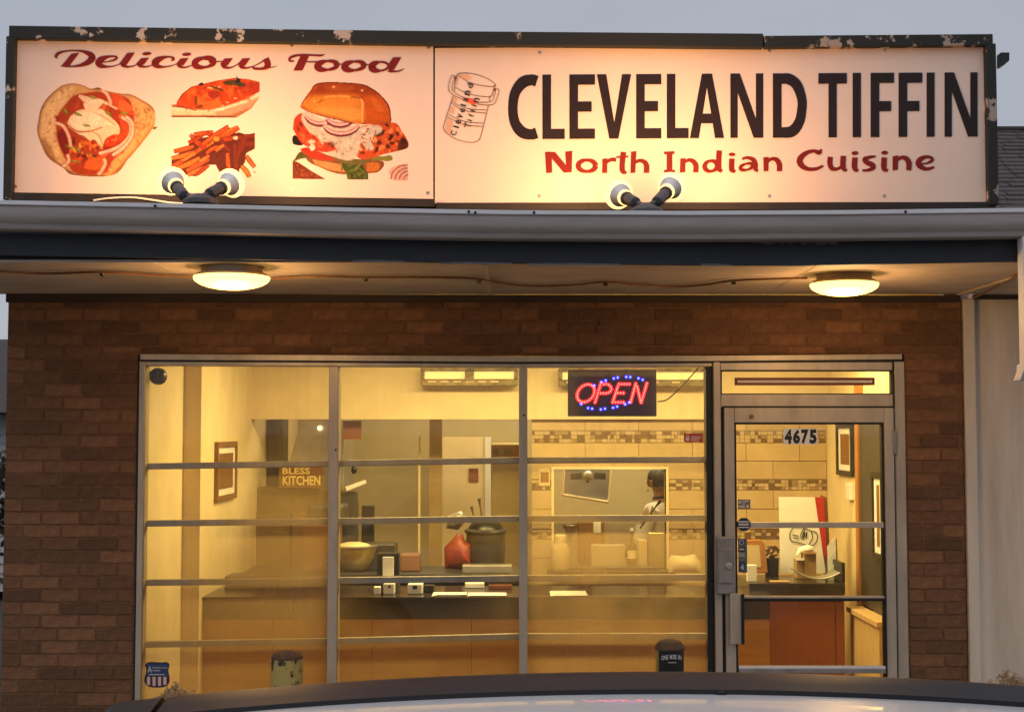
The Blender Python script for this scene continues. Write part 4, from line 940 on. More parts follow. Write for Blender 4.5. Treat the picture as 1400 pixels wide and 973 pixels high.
    for cx_, cy_, rx_, ry_, a0, a1 in ((300, 345, 130, 105, .2, 2.9), (470, 390, 110, 70, .0, 3.1), (480, 440, 150, 95, .15, 2.9)):
        arc = [(cx_ + rx_ * math.cos(a0 + (a1 - a0) * i / 12), cy_ + ry_ * math.sin(a0 + (a1 - a0) * i / 12)) for i in range(13)]
        p.line([(x, y, 26) for x, y in arc], 26, (.25, .035, .05)); p.line([(x, y - 16, 20) for x, y in arc], 18, (.76, .58, .58)); p.line([(x, y - 30, 7) for x, y in arc], 6, (.45, .14, .16)); p.line([(x, y - 42, 14) for x, y in arc], 14, (.78, .66, .64))
    p.poly([(128, 295), (150, 245), (210, 160), (295, 84), (620, 90), (740, 130), (830, 200), (890, 280), (905, 360), (890, 430), (700, 440), (560, 432), (440, 400), (330, 375), (200, 335)], (.20, .05, .02), sm=True)      # top bun
    p.inside = True
    p.poly([(134, 293), (155, 248), (215, 166), (300, 92), (618, 98), (735, 138), (822, 205), (882, 285), (896, 360), (884, 426), (700, 432), (560, 424), (440, 392), (330, 367), (204, 328)], (.56, .19, .042), sm=True)
    p.poly([(140, 290), (190, 210), (330, 190), (560, 190), (660, 240), (665, 430), (560, 422), (440, 390), (330, 365), (204, 326)], (.76, .42, .13), .85, sm=True)
    p.poly([(200, 320), (340, 290), (560, 300), (650, 330), (660, 428), (560, 420), (440, 388), (330, 362)], (.82, .52, .20), .6, sm=True)
    p.poly([(290, 95), (618, 98), (735, 138), (800, 190), (650, 180), (500, 170), (350, 180), (220, 180)], (.40, .115, .03), .75, sm=True)
    p.poly([(670, 200), (800, 200), (880, 290), (895, 370), (880, 425), (690, 430), (680, 300)], (.64, .22, .045), .8, sm=True)
    p.blur([(130, 295), (210, 160), (300, 90), (620, 95), (830, 200), (895, 360), (885, 430), (700, 436), (440, 396), (200, 332)], 26)
    p.poly([(330, 120), (470, 112), (600, 118), (560, 150), (420, 156)], (.62, .30, .10), .35, sm=True); p.poly([(730, 190), (800, 240), (850, 330), (800, 330), (740, 250)], (.80, .36, .10), .4, sm=True); p.poly([(140, 296), (330, 368), (560, 426), (890, 428), (890, 410), (560, 408), (340, 350), (150, 285)], (.42, .17, .04), .5)
    p.blur([(130, 295), (210, 160), (300, 90), (620, 95), (830, 200), (895, 360), (885, 430), (700, 436), (440, 396), (200, 332)], 7)
    p.line([(640, 210, 10), (665, 260, 14), (660, 340, 10), (665, 425, 8)], 10, (.88, .62, .30)); p.line([(340, 205, 10), (450, 198, 14), (580, 205, 8)], 8, (.86, .52, .20)); p.line([(560, 200, 8), (640, 215, 10), (690, 190, 6)], 8, (.45, .14, .04))
    for x, y, r_ in ((230, 200, -.8), (200, 240, -.8), (190, 215, -.9), (310, 235, -.4), (290, 250, -.3)): p.blob(x, y, 30, 5, (.45, .18, .05), .6, r_)
    p.blob(415, 118, 14, 9, (.85, .5, .25)); p.blob(660, 152, 11, 9, (.9, .6, .32)); p.blob(250, 240, 8, 8, (.9, .6, .3))
    p.inside = False
    p.poly([(885, 850), (920, 810), (980, 785), (1053, 775), (1053, 922), (930, 922)], (.74, .55, .48), sm=False); 
    for k in range(4): p.line([(905 + k * 36, 912, 9), (925 + k * 34, 850 + k * 12, 9), (985 + k * 22, 800 + k * 24, 9), (1050, 790 + k * 26, 9)], 9, (.34, .09, .08))
    return p.build('burger_picture', YS - .0046, b1)
wrap_picture(); curry_picture(); fries_picture(); burger_picture()

# =================================================================== LAMPS (each with its own light)
WARM = (1.0, .43, .135)
M['bulb_glow'] = emat('lit_lamp_rim', (1.0, .66, .22), 2.3)
M['bulb_lens'] = emat('lit_lamp_lens', (1.0, .74, .38), 5.0)
M['reflector'] = mat('silvered_bulb_back', (.78, .74, .72), .3, .1, var=.15, scale=9)
M['fixture'] = mat('grey_lamp_holder', (.10, .095, .10), .45, .2, var=.2)
def floodlight(label, base_px, lamps, power):
    Yb = -1.40; b = at(*base_px, Yb)
    t = thing('twin_floodlight', label, 'floodlight', (b.x, b.y, b.z - .02), 'floodlights lighting the sign')
    mb = MB(); mb.lathe([(.075, -.03), (.075, -.012), (.06, -.002), (.04, .012), (.012, .016)], b, (0, 0, 1), 20)
    part('mounting_base', mb, M['fixture'], t, smooth=35)
    mb = MB().box(b.x - .02, b.x + .02, Yb - .02, Yb + .02, wz(300, -1.42) , b.z - .03); part('mounting_post', mb, M['fixture'], t)
    for rim, sock, tgt, pw in lamps:
        c = at(*rim, -1.235); s0 = at(*sock, -1.385); ax = (c - s0).normalized(); L = (c - s0).length
        nk = max(.05, L - .075)
        part('swivel', MB().tube([b + Vector((0, 0, .004)), b.lerp(s0, .6) + Vector((0, 0, .004)), s0 + ax * .02], .011), M['fixture'], t, smooth=40)
        part('lamp_holder', MB().lathe([(.014, -.004), (.024, .0), (.026, .03), (.0255, nk - .012), (.030, nk - .011), (.030, nk + .004), (.024, nk + .006)], s0, ax, 20), M['fixture'], t, smooth=35)
        bl = part('bulb', MB().lathe([(.022, nk - .002), (.0235, nk + .01), (.030, nk + .022), (.044, L - .024), (.0528, L - .0107)], s0, ax, 28, cap=False), M['reflector'], t, smooth=60)
        part('bulb_neck', MB().lathe([(.0310, nk + .0045), (.0325, nk + .009), (.0345, nk + .0190), (.0300, nk + .022)], s0, ax, 24, cap=False), M['bulb_glow'], bl, smooth=50)
        part('bulb_rim', MB().lathe([(.0530, L - .0105), (.0615, L - .002), (.067, L + .006), (.066, L + .012), (.062, L + .016)], s0, ax, 32, cap=False), M['bulb_glow'], bl, smooth=60)
        part('bulb_lens', MB().lathe([(.062, L + .0161), (.05, L + .024), (.03, L + .029), (.006, L + .031)], s0, ax, 28), M['bulb_lens'], bl, smooth=60)
        ld = bpy.data.lights.new('bulb_light', 'SPOT'); ld.energy = power * pw; ld.color = WARM; ld.spot_size = R(165); ld.spot_blend = 1.0; ld.shadow_soft_size = .05
        lo = bpy.data.objects.new('bulb_light', ld); COL.objects.link(lo)
        pos = s0 + ax * (L + .075); d = at(*tgt, YS) - pos
        lo.location = pos; lo.rotation_euler = d.to_track_quat('-Z', 'Y').to_euler(); lo.parent = t; lo.matrix_parent_inverse = Matrix.Translation(-t.location)
FLW = 40.0
floodlight('twin floodlight below the printed fries on the Delicious Food banner', (274, 270),
           [((235.5, 248.5), (252, 268), (120, 120), 1.1), ((315, 251), (286, 265), (560, 70), 1.0)], FLW)
floodlight('twin floodlight below the words North Indian on the CLEVELAND TIFFIN banner', (883, 284),
           [((847, 266.5), (869, 277), (640, 140), 1.3), ((918, 256), (898, 276), (1130, 60), 1.35)], FLW)

M['diffuser'] = emat('lit_glass_diffuser', (1.0, .64, .16), 3.6)
M['lamp_pan'] = mat('bronze_lamp_pan', (.30, .22, .14), .4, .5)
def canopy_light(label, px, yz, width, power):
    p = atz(px, yz, SOF); s_ = F / (p.y - CAM.y); rad = width / s_ / 2
    t = thing('canopy_light', label, 'ceiling light', p, 'round lights under the canopy')
    part('lamp_box', MB().lathe([(rad * .80, 0), (rad * .80, -.028), (rad * .7, -.029)], (p.x, p.y, p.z - .001), (0, 0, 1), 36), M['lamp_pan'], t, smooth=30)
    part('lamp_pan', MB().lathe([(rad * .9, -.0292), (rad * .93, -.033), (rad * .93, -.042), (rad * .9, -.044)], (p.x, p.y, p.z), (0, 0, 1), 36), M['lamp_pan'], t, smooth=30)
    prof = [(rad * math.cos(a), -.05 - .052 * math.sin(a)) for a in [R(x) for x in (-6, 0, 8, 20, 35, 50, 65, 80, 88)]]
    prof.insert(0, (rad * .93, -.043))
    part('diffuser', MB().lathe(prof, p, (0, 0, 1), 40), M['diffuser'], t, smooth=60)
    ld = bpy.data.lights.new('canopy_lamp', 'POINT'); ld.energy = power; ld.color = (1, .58, .22); ld.shadow_soft_size = .12
    lo = bpy.data.objects.new('canopy_lamp', ld); COL.objects.link(lo); lo.location = p - Vector((0, 0, .17)); lo.parent = t; lo.matrix_parent_inverse = Matrix.Translation(-t.location)
CLW = 15.0
canopy_light('lit round ceiling light under the canopy above the left window panes', 317, 365, 104, CLW)
canopy_light('lit round ceiling light under the canopy above the shop door', 1154, 375, 93, CLW)

# interior lamps: ceiling troffers in the shop and the kitchen
M['troffer'] = emat('lit_troffer_panel', (1, .74, .36), 2.5)
IN = (1.0, .75, .25)
def troffer(label, x, y, sx_, sy_, power, col=IN):
    t = thing('ceiling_troffer', label, 'ceiling light', (x, y, ZC - .002), 'ceiling lights inside the shop')
    mb = MB(); mb.box(x - sx_ / 2, x + sx_ / 2, y - sy_ / 2, y + sy_ / 2, ZC - .03, ZC - .003); part('troffer_frame', mb, M['white'], t)
    part('diffuser', MB().box(x - sx_ / 2 + .03, x + sx_ / 2 - .03, y - sy_ / 2 + .03, y + sy_ / 2 - .03, ZC - .036, ZC - .0305), M['troffer'], t)
    ld = bpy.data.lights.new('troffer_light', 'AREA'); ld.shape = 'RECTANGLE'; ld.size = sx_; ld.size_y = sy_; ld.energy = power; ld.color = col
    lo = bpy.data.objects.new('troffer_light', ld); COL.objects.link(lo); lo.location = (x, y, ZC - .05); lo.parent = t; lo.matrix_parent_inverse = Matrix.Translation(-t.location)
troffer('lit ceiling panel inside the shop behind the left panes', -.55, 1.5, 1.1, .5, 56)
troffer('lit ceiling panel inside the shop behind the OPEN sign', .75, 1.5, 1.1, .5, 56)
troffer('lit ceiling panel inside the shop behind the door', 1.75, 1.5, .8, .5, 25)
troffer('lit ceiling panel in the kitchen behind the bulkhead', -.7, 4.1, 1.1, .5, 13, (1, .80, .38))
troffer('lit ceiling panel in the kitchen behind the serving hatch', .9, 4.1, 1.1, .5, 30, (1, .84, .44))

# =================================================================== SMALL THINGS ON THE FRONT
# armoured cable looping along the soffit
pts = [(-40, 368), (0, 371), (60, 374), (140, 372), (205, 376), (262, 378)]
pts2 = [(372, 381), (430, 378), (500, 379), (580, 379), (650, 381), (700, 389), (740, 391), (790, 389), (828, 385.5), (870, 389), (920, 392), (965, 389), (1003, 383.5), (1060, 381), (1104, 380)]
def cable(label, P, r=.006):
    q = [atz(x, y, SOF - .012) for x, y in P]; s_ = spline([tuple(v) for v in q], 6)
    o = part('wall_cable', MB().tube([Vector(v) for v in s_], r, 6), M['brownwood'], smooth=50)
    return tag(o, label, 'cable')
c1 = cable('short dark cable along the canopy ceiling left of the left lamp', pts)
c2 = cable('long sagging dark cable along the canopy ceiling between the two lamps', pts2)
for o_, x, y in ((c1, 140, 372), (c2, 500, 379), (c2, 655, 382), (c2, 828, 385.5), (c2, 1003, 383.5)):
    p = atz(x, y, SOF - .002); part('cable_clip', MB().lathe([(.014, 0), (.012, -.016), (.004, -.02)], p, (0, 0, 1), 10), M['black'], o_)
pts = [at(1330, 408, -.01), atz(1362, 392, SOF - .01), atz(1400, 372, SOF - .01), atz(1440, 352, SOF - .012)]
tag(part('corner_cable', MB().tube(pts, .006, 6), M['brownwood'], smooth=50), 'dark cable slanting along the canopy ceiling to the right corner', 'cable')
pts = [at(x, y, YS - .06) for x, y in ((128, 274), (150, 271), (180, 270), (205, 273), (232, 277), (262, 279))]
tag(part('power_cord', MB().tube([Vector(v) for v in spline([tuple(p) for p in pts], 5)], .0045, 6), M['white'], smooth=50), 'pale cord lying under the Delicious Food banner', 'cable')

# security camera dome inside the first pane
p = at(214, 514, .12)
t = thing('security_camera', 'small black dome camera in the top left corner of the window', 'camera', p)
mb = MB(); mb.lathe([(.012, 0), (.04, .004), (.046, .02), (.046, .05)], p + Vector((0, -.0, 0)), (0, 1, 0), 20); part('camera_body', mb, M['black'], t, smooth=40)
part('camera_lens', MB().lathe([(.004, -.022), (.02, -.016), (.03, -.004), (.034, .003)], p, (0, 1, 0), 20), M['carglass'], t, smooth=60)
part('camera_arm', MB().tube([p + Vector((0, .04, 0)), p + Vector((-.08, .05, .03))], .012), M['dgrey'], t)

# OPEN sign of light dots
YO = .14
t = thing('open_sign', 'black lit OPEN sign with red dot letters inside the window', 'sign', at(837, 569, YO))
part('sign_panel', pbox(776.5, 505.5, 898, 569, YO, YO + .03), M['sign_black'], t, bev=.004)
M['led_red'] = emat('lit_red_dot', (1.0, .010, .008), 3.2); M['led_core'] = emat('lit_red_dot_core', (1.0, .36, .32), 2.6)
M['led_blue'] = emat('lit_blue_dot', (.012, .02, 1.0), 2.8); M['led_bcore'] = emat('lit_blue_dot_core', (.40, .55, 1.0), 2.4)
zo = lambda x, y: (760 + x / 8.75, 490 + y / 8.756)
def path_dots(P, step):
    S = [np.array(p, float) for p in P]; o = []; acc = 0
    seg = [np.hypot(*(S[i + 1] - S[i])) for i in range(len(S) - 1)]; tot = sum(seg); n = max(2, int(round(tot / step)) + 1)
    for k in range(n):
        d = tot * k / (n - 1); i = 0
        while i < len(seg) - 1 and d > seg[i]: d -= seg[i]; i += 1
        q = S[i] + (S[i + 1] - S[i]) * min(1, d / seg[i]); o.append(tuple(q))
    return o
O_ = [(358 + 98 * math.cos(a) * math.cos(.5) * .95 + 118 * math.sin(a) * math.sin(.42), 414 + 108 * math.sin(a) - 48 * math.cos(a)) for a in [2 * math.pi * i / 24 for i in range(24)]]
O_ = [(358 + 100 * math.cos(a) + 28 * -math.sin(a), 415 + 106 * math.sin(a)) for a in [2 * math.pi * i / 22 for i in range(22)]]
reds = {'O': O_,
        'P': path_dots([(470, 522), (540, 290)], 30) + path_dots([(572, 308), (612, 302), (650, 325), (665, 362), (650, 400), (612, 415), (535, 415)], 32),
        'E': path_dots([(755, 305), (880, 305)], 31) + path_dots([(740, 335), (680, 522)], 30) + path_dots([(712, 522), (808, 522)], 32) + path_dots([(740, 412), (808, 412)], 33),
        'N': path_dots([(895, 520), (955, 300)], 29) + path_dots([(972, 335), (1012, 500)], 29) + path_dots([(1020, 525), (1088, 298)], 29)}
blues = [(303, 545), (385, 592), (433, 600), (537, 608), (587, 600), (683, 588), (733, 575), (828, 548), (875, 525), (546, 280), (595, 262), (692, 238), (740, 228), (842, 220), (890, 222), (988, 236), (1038, 254), (460, 322)]
def dots(mb, P, r0, dy, h):
    for x, y in P:
        q = at(*zo(x, y), YO - dy); s_ = F / (q.y - CAM.y); rr = r0 / s_
        mb.loft([[q + Vector((rr * k * math.cos(a), -hh, rr * k * math.sin(a))) for a in [2 * math.pi * i / 8 for i in range(8)]] for k, hh in ((1, 0), (.8, h * .6), (.35, h))], cap=True)
for k, P in reds.items():  # red discs widened to add the dots' glow, pale cores on top
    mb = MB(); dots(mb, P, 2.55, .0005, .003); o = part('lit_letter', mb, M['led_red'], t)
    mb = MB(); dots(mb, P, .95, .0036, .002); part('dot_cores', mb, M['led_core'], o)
mb = MB(); dots(mb, blues, 2.6, .0006, .003); o = part('blue_dots', mb, M['led_blue'], t)
mb = MB(); dots(mb, blues, 1.15, .0037, .002); part('dot_cores', mb, M['led_bcore'], o)
pts = [at(899, 549, YO + .01), at(912, 546, YO + .01), at(930, 530, YO + .01), at(953, 505, YO + .01), at(962, 494, YO + .01)]
part('sign_cord', MB().tube([Vector(v) for v in spline([tuple(p) for p in pts], 5)], .004, 6), M['black'], t, smooth=50)
for px in (800, 875): part('hanging_chain', MB().tube([at(px, 505, YO + .015), at(px, 493, YO + .015)], .002, 6), M['steel'], t)

# stickers: flat prints on the glass
YP = .0155
def flatpoly(mb, pts, Y): return mb.flat([at(x, y, Y) for x, y in pts])
def rectp(mb, x0, y0, x1, y1, Y): return flatpoly(mb, [(x0, y0), (x1, y0), (x1, y1), (x0, y1)], Y)
def sticker(name, label, cat, base, layers):
    t = None
    for i, (nm, mb, m) in enumerate(layers):
        if i == 0: t = tag(part(name, mb, m, recalc=False), label, cat)
        else: part(nm, mb, m, t, recalc=False)
    return t
def thin(x0, y0, x1, y1, Y): return MB().box(wx(x0, Y), wx(x1, Y), Y, Y + .0006, wz(y1, Y), wz(y0, Y))
sk = .0135
M['blue_print'] = mat('blue_print', (.025, .06, .16), .5); M['navy_print'] = mat('navy_print', (.012, .018, .05), .5); M['darkred_print'] = mat('dark_red_print', (.16, .012, .012), .5)
M['pale_print'] = mat('pale_print', (.62, .58, .56), .6); M['tealgrey'] = mat('grey_green_print', (.16, .17, .15), .6)
# alarm label
t = tag(part('warning_label', thin(935, 592.5, 960.5, 604, .013), M['red']), 'small red label with a white padlock on the right pane', 'sticker')
mb = MB(); rectp(mb, 937.5, 597.2, 942.5, 602.5, .0126); part('label_lock', mb, M['pale_print'], t, recalc=False); mb = MB(); ink = Ink(.0127, idt); ink.stroke([(938.4, 598, 1), (938.4, 595.4, 1), (940, 594.2, 1), (941.6, 595.4, 1), (941.6, 598, 1)]); mb.add(ink.mb.v, ink.mb.f)
for y in (596, 598.4, 600.8): rectp(mb, 944.5, y, 959 - (y > 600) * 3, y + 1.1, .0126)
part('label_print', mb, M['pale_print'], t, recalc=False)
# house number
t = tag(part('house_number', thin(1071, 585.5, 1117.5, 607.5, sk - .002), M['white']), 'white plate with black number 4675 on the door glass', 'number plate')
for i, ch in enumerate('4675'):
    mb = MB(); x0 = 1072.8 + i * 11.3; text_px(mb, ch, x0, 586.8, x0 + 10.0, 606.4, sk - .0026, .055); part('digit', mb, M['black'], t, recalc=False)
# red framed strip in the transom
mb = MB()
for q in ((1005, 516, 1197, 519.6), (1005, 523, 1197, 526.6), (1005, 519.6, 1009, 523), (1193.5, 519.6, 1197, 523)): pbox(*q, .012, .015, mb)
t = tag(part('red_strip_sticker', mb, M['darkred_print']), 'long narrow red framed strip across the transom glass', 'sticker')
part('strip_print', MB().box(wx(1009.2, .0145), wx(1193.2, .0145), .0148, .0152, wz(522.9, .0145), wz(519.7, .0145)), M['pale_print'], t)
# octagon alarm sticker
oc = [(1017 + 10 * math.cos(R(22.5 + 45 * i)), 716.5 + 9.6 * math.sin(R(22.5 + 45 * i))) for i in range(8)]
t = tag(part('octagon_sticker', MB().prism([at(x, y, -.0245) for x, y in oc], .0018), M['navy_print']), 'dark octagonal sticker at the left end of the top door bar', 'sticker')
mb = MB(); rectp(mb, 1009.5, 711.8, 1024.5, 713.6, -.0249); rectp(mb, 1009.5, 719.6, 1024.5, 721.2, -.0249); rectp(mb, 1010, 715.2, 1024, 717.6, -.0249); part('sticker_print', mb, M['pale_print'], t, recalc=False)
# card stickers
t = tag(part('payment_sticker', thin(1008, 682.5, 1025, 695, sk - .002), M['tealgrey']), 'small grey sticker on the door glass above the octagon', 'sticker')
mb = MB(); 
for q in ((1009.5, 684, 1013.5, 688), (1015, 684, 1023.5, 686), (1015, 687.6, 1019, 689), (1020, 690, 1024, 694), (1009.5, 690.5, 1018, 693.5)): rectp(mb, *q, sk - .0024)
part('sticker_print', mb, M['pale_print'], t, recalc=False)
t = tag(part('card_sticker', thin(1008, 736, 1020, 782, sk - .002), M['tealgrey']), 'tall grey strip of card logos on the door glass below the octagon', 'sticker')
mb = MB(); rectp(mb, 1009, 737, 1019, 745.5, sk - .0023); part('card_panel', mb, M['blue_print'], t, recalc=False)
mb = MB(); rectp(mb, 1009.5, 767, 1019, 781, sk - .0023); part('card_panel', mb, M['blue_print'], t, recalc=False)
mb = MB(); rectp(mb, 1009, 747.5, 1019, 753.5, sk - .0023); part('card_panel', mb, M['black'], t, recalc=False)
for k_, f_ in enumerate((lambda i: i.ring(1014, 741, 3, 2.8, .9), lambda i: i.poly([(1012, 776), (1016, 770), (1017, 779)]), lambda i: i.poly([(1010.5, 749.3), (1017.5, 749.3), (1017.5, 751.6), (1010.5, 751.6)]), lambda i: i.poly([(1009, 756), (1018.5, 756), (1018.5, 757), (1009, 757)]), lambda i: i.poly([(1010, 758.5), (1018, 758.5), (1018, 760), (1010, 760)]))):
    ink = Ink(sk - .0026, idt); f_(ink); part('card_mark', ink.mb, M['pale_print'], t, recalc=False)
# shield sticker low on the first pane
zs = lambda x, y: (185 + x / 11.72, 890 + y / 11.72)
sh = [(185, 180), (250, 168), (440, 176), (490, 165), (530, 185), (550, 215), (528, 290), (540, 370), (552, 450), (540, 510), (500, 555), (440, 575), (340, 580), (230, 570), (170, 535), (138, 470), (150, 400), (172, 340), (175, 280), (155, 215)]
t = tag(part('shield_sticker', MB().prism([at(*zs(x, y), .0172) for x, y in sh], .0009), M['navy_print']), 'shield shaped blue, red and white sticker low on the left pane', 'sticker')
ink = Ink(.0168, zs); ink.poly([(188, 195), (520, 190), (515, 290), (525, 390), (175, 390), (192, 290)]); part('sticker_field', ink.mb, M['blue_print'], t, recalc=False)
ink = Ink(.0168, zs); ink.poly([(172, 400), (530, 400), (540, 450), (528, 505), (490, 545), (340, 562), (220, 555), (175, 520), (152, 470)]); part('sticker_field', ink.mb, M['darkred_print'], t, recalc=False)
ink = Ink(.0162, zs)
for x in (212, 300, 388, 474): ink.poly([(x - 24, 405), (x + 24, 405), (x + 24, 550 if 250 < x < 430 else 535), (x - 24, 550 if 250 < x < 430 else 535)])
part('stripes', ink.mb, M['pale_print'], t, recalc=False)
mb = MB(); text_px(mb, 'A', 185 + 195 / 11.72, 890 + 235 / 11.72, 185 + 268 / 11.72, 890 + 335 / 11.72, .0160, .02); text_px(mb, 'MERICAN', 185 + 275 / 11.72, 890 + 245 / 11.72, 185 + 515 / 11.72, 890 + 275 / 11.72, .0160)
rectp(mb, *zs(280, 300), *zs(400, 312), .016); rectp(mb, *zs(215, 362), *zs(470, 376), .016); part('lettering', mb, M['pale_print'], t, recalc=False)

# =================================================================== INSIDE THE SHOP
# framed pictures
def wall_picture(label, x, y0, y1, zt, zb_, side, m='black', group=None):
    t = thing('picture_frame', label, 'picture', (x, (y0 + y1) / 2, zb_), group)
    s_ = side; f = .035; mb = MB()
    mb.box(x, x + s_ * .025, y0, y0 + f, zb_, zt); mb.box(x, x + s_ * .025, y1 - f, y1, zb_, zt); mb.box(x, x + s_ * .025, y0 + f, y1 - f, zb_, zb_ + f); mb.box(x, x + s_ * .025, y0 + f, y1 - f, zt - f, zt)
    part('frame', mb, M[m], t); part('mat_board', MB().box(x, x + s_ * .012, y0 + f, y1 - f, zb_ + f, zt - f), M['paper'], t)
    g2 = .11; part('print', MB().box(x + s_ * .0121, x + s_ * .014, y0 + g2 * .9, y1 - g2 * .9, zb_ + g2 * .7, zt - g2 * .7), M['brownwood'], t)
a, b = atx(293, 604, XL), atx(320, 604, XL)
wall_picture('framed picture hanging on the left wall inside the shop', XL + .001, a.y, b.y, atx(293, 604, XL).z, atx(293, 686, XL).z, 1, 'brownwood')
a, b = atx(1168, 583, XR), atx(1147, 583, XR)
wall_picture('dark framed picture on the right wall seen through the door top', XR - .001, a.y, b.y, atx(1160, 578, XR).z, atx(1160, 650, XR).z, -1)
a, b = atx(1210, 640, XR - .03), atx(1195, 640, XR - .03)
wall_picture('dark framed picture on the grey side door, cut by the door edge', XR - .03, a.y, b.y, atx(1200, 645, XR).z, atx(1200, 760, XR).z, -1)
# grey side door with wood trim on the right wall
y0, y1 = atx(1207, 600, XR).y - .35, atx(1181, 600, XR).y
sdoor = part('side_door', MB().box(XR - .028, XR - .002, y0, y1, .84, 2.2), M['dgrey'], shop)
part('door_trim', MB().box(XR - .045, XR - .001, y1 + .003, y1 + .075, .3, 2.3), M['orangewood'], sdoor, bev=.004)
bn = thing('wooden_bench', 'pale wooden bench box by the right wall inside the door', 'bench', (XR - .2, y1 - .4, 0))
part('bench_box', MB().box(XR - .12, XR - .03, y0 + .05, y1 - .06, .0, .79), M['palewood'], bn, bev=.004)
part('bench_top', MB().box(XR - .14, XR - .03, y0 + .02, y1 - .03, .795, .83), M['palewood'], bn, bev=.004)
part('wall_switch', MB().box(XR - .03, XR - .001, atx(1168, 680, XR).y, atx(1162, 680, XR).y, atx(1165, 683, XR).z, atx(1165, 660, XR).z), M['white'], shop, bev=.004)
# hanging light boxes at the bulkhead
def lightbox(label, x0, y0, x1, y1, Y):
    t = thing('light_box', label, 'wall light', at((x0 + x1) / 2, y1, Y), 'wall lights over the counter')
    mb = MB(); pbox(x0, y0, x1, y0 + 5, Y, Y + .1, mb); pbox(x0, y1 - 8, x1, y1, Y, Y + .1, mb); pbox(x0, y0 + 5, x0 + 5, y1 - 9, Y, Y + .1, mb); pbox(x1 - 5, y0 + 5, x1, y1 - 9, Y, Y + .1, mb)
    part('housing', mb, M['oliveframe'], t, bev=.006); xm = (x0 + x1) / 2
    part('bracket', pbox(xm - 6, y0 + 5, xm + 6, y1 - 6, Y - .01, Y + .04), M['oliveframe'], t, bev=.004)
    for a, b in ((x0 + 5.2, xm - 6.3), (xm + 6.3, x1 - 5.2)): part('diffuser', pbox(a, y0 + 5.2, b, y1 - 9.2, Y + .03, Y + .05), M['lbx'], t)
    mb = MB()
    for k in range(6): pbox(x0 + 10 + k * (x1 - x0 - 30) / 6, y1 - 6.5, x0 + 10 + k * (x1 - x0 - 30) / 6 + 11, y1 - 4.6, Y - .004, Y - .001, mb)
    part('vent_slots', mb, M['cream'], t)
M['lbx'] = emat('lit_light_box_panel', (1, .74, .30), .5)
lightbox('dark framed wall light with two lit panels above the middle pane', 575, 502, 708, 527, YK - .2)
lightbox('dark framed wall light partly hidden by the OPEN sign', 764, 503, 968, 528, YK - .2)
# front counter
YCn = 1.4
ct = thing('front_counter', 'long oak faced counter with dark stone top behind the window', 'counter', (-.4, YCn + .3, 0))
cx0, cx1, ctz = wx(240, YCn), wx(1050, YCn), wz(815, YCn)
part('counter_top', MB().box(cx0 - .03, cx1 + .03, YCn - .03, YCn + .62, ctz - .025, ctz), M['dark_top'], ct, bev=.004)
part('counter_apron', MB().box(cx0, cx1, YCn, YCn + .6, wz(846, YCn), ctz - .0255), M['dark_face'], ct)
n = 6
for i in range(n):
    a = cx0 + (cx1 - cx0) * i / n; b = cx0 + (cx1 - cx0) * (i + 1) / n
    part('front_panel', MB().box(a + .002, b - .002, YCn + .01, YCn + .6, .1, wz(846, YCn) - .001), M['wood_front'], ct)
part('plinth', MB().box(cx0 + .02, cx1 - .02, YCn + .05, YCn + .58, 0, .099), M['dark_face'], ct)
Zc = ctz + .0005
def onc(px, Y): return wx(px, Y)
def cbox(name, label, cat, x0, x1, Y0, Y1, ytop, m, base=None, bev=.004, group=None):
    b = Zc if base is None else base
    o = part(name, MB().box(wx(x0, Y0), wx(x1, Y0), Y0, Y1, b, wz(ytop, Y0)), M[m], bev=bev)
    return tag(o, label, cat, group)
# till: dark terminal with white reader stand
t = thing('till_terminal', 'dark till on the counter with a white customer screen', 'till', (wx(530, 1.6), 1.6, Zc))
part('till_body', pbox(516, 756, 546, 786, 1.62, 1.72), M['black'], t, bev=.006); part('till_foot', MB().box(wx(520, 1.6), wx(545, 1.6), 1.6, 1.78, Zc, wz(786, 1.62)), M['dgrey'], t, bev=.005)
part('customer_screen', pbox(524, 761, 539, 787, 1.60, 1.615), M['paper'], t, bev=.002)
t = tag(part('card_reader', MB().box(wx(525, 1.5), wx(540, 1.5), 1.5, 1.6, Zc, wz(797, 1.5)), M['white'], bev=.006), 'white card reader box below the till screen', 'card reader'); 
mb = MB(); q = at(532.5, 801.5, 1.4995); mb.lathe([(.0095, 0), (.008, .001)], q, (0, -1, 0), 12); part('logo_dot', mb, M['dgrey'], t)
t = tag(part('receipt_printer', MB().box(wx(558, 1.52), wx(578, 1.52), 1.52, 1.66, Zc, wz(798, 1.52)), M['white'], bev=.006), 'white square box with a black mark right of the till', 'printer')
part('logo_mark', pbox(565, 800, 571, 805, 1.5185, 1.5195), M['black'], t)
for i, (lb, x0, x1, ya, yb2) in enumerate((('stack of paper menus fanned on the counter', 592, 632, 1.42, 1.62), ('paper sheet on the counter right of the menu stack', 640, 690, 1.42, 1.6), ('paper sheet behind the smeared right pane', 752, 800, 1.42, 1.7))):
    t = thing('paper_stack', lb, 'paper', (wx((x0 + x1) / 2, 1.5), 1.5, Zc))
    for k in range(2 if i else 4):
        o = part('sheet', MB().box(wx(x0, 1.5) + k * .012, wx(x1, 1.5) + k * .01, ya, yb2 - k * .02, Zc + k * .0025, Zc + k * .0025 + .0015), M['paper'], t)
cbox('pen_tray', 'slim pale tray at the back of the counter', 'tray', 636, 662, 1.85, 1.95, 797, 'white'); cbox('marker_pen', 'thin dark pen lying on the counter', 'pen', 668, 700, 1.8, 1.82, 799, 'redsign')
cbox('stapler', 'small black stapler beside the white printer box', 'stapler', 580, 594, 1.6, 1.68, 800, 'black'); cbox('phone', 'pale phone leaning left of the card reader', 'phone', 512, 521, 1.5, 1.56, 802, 'white')
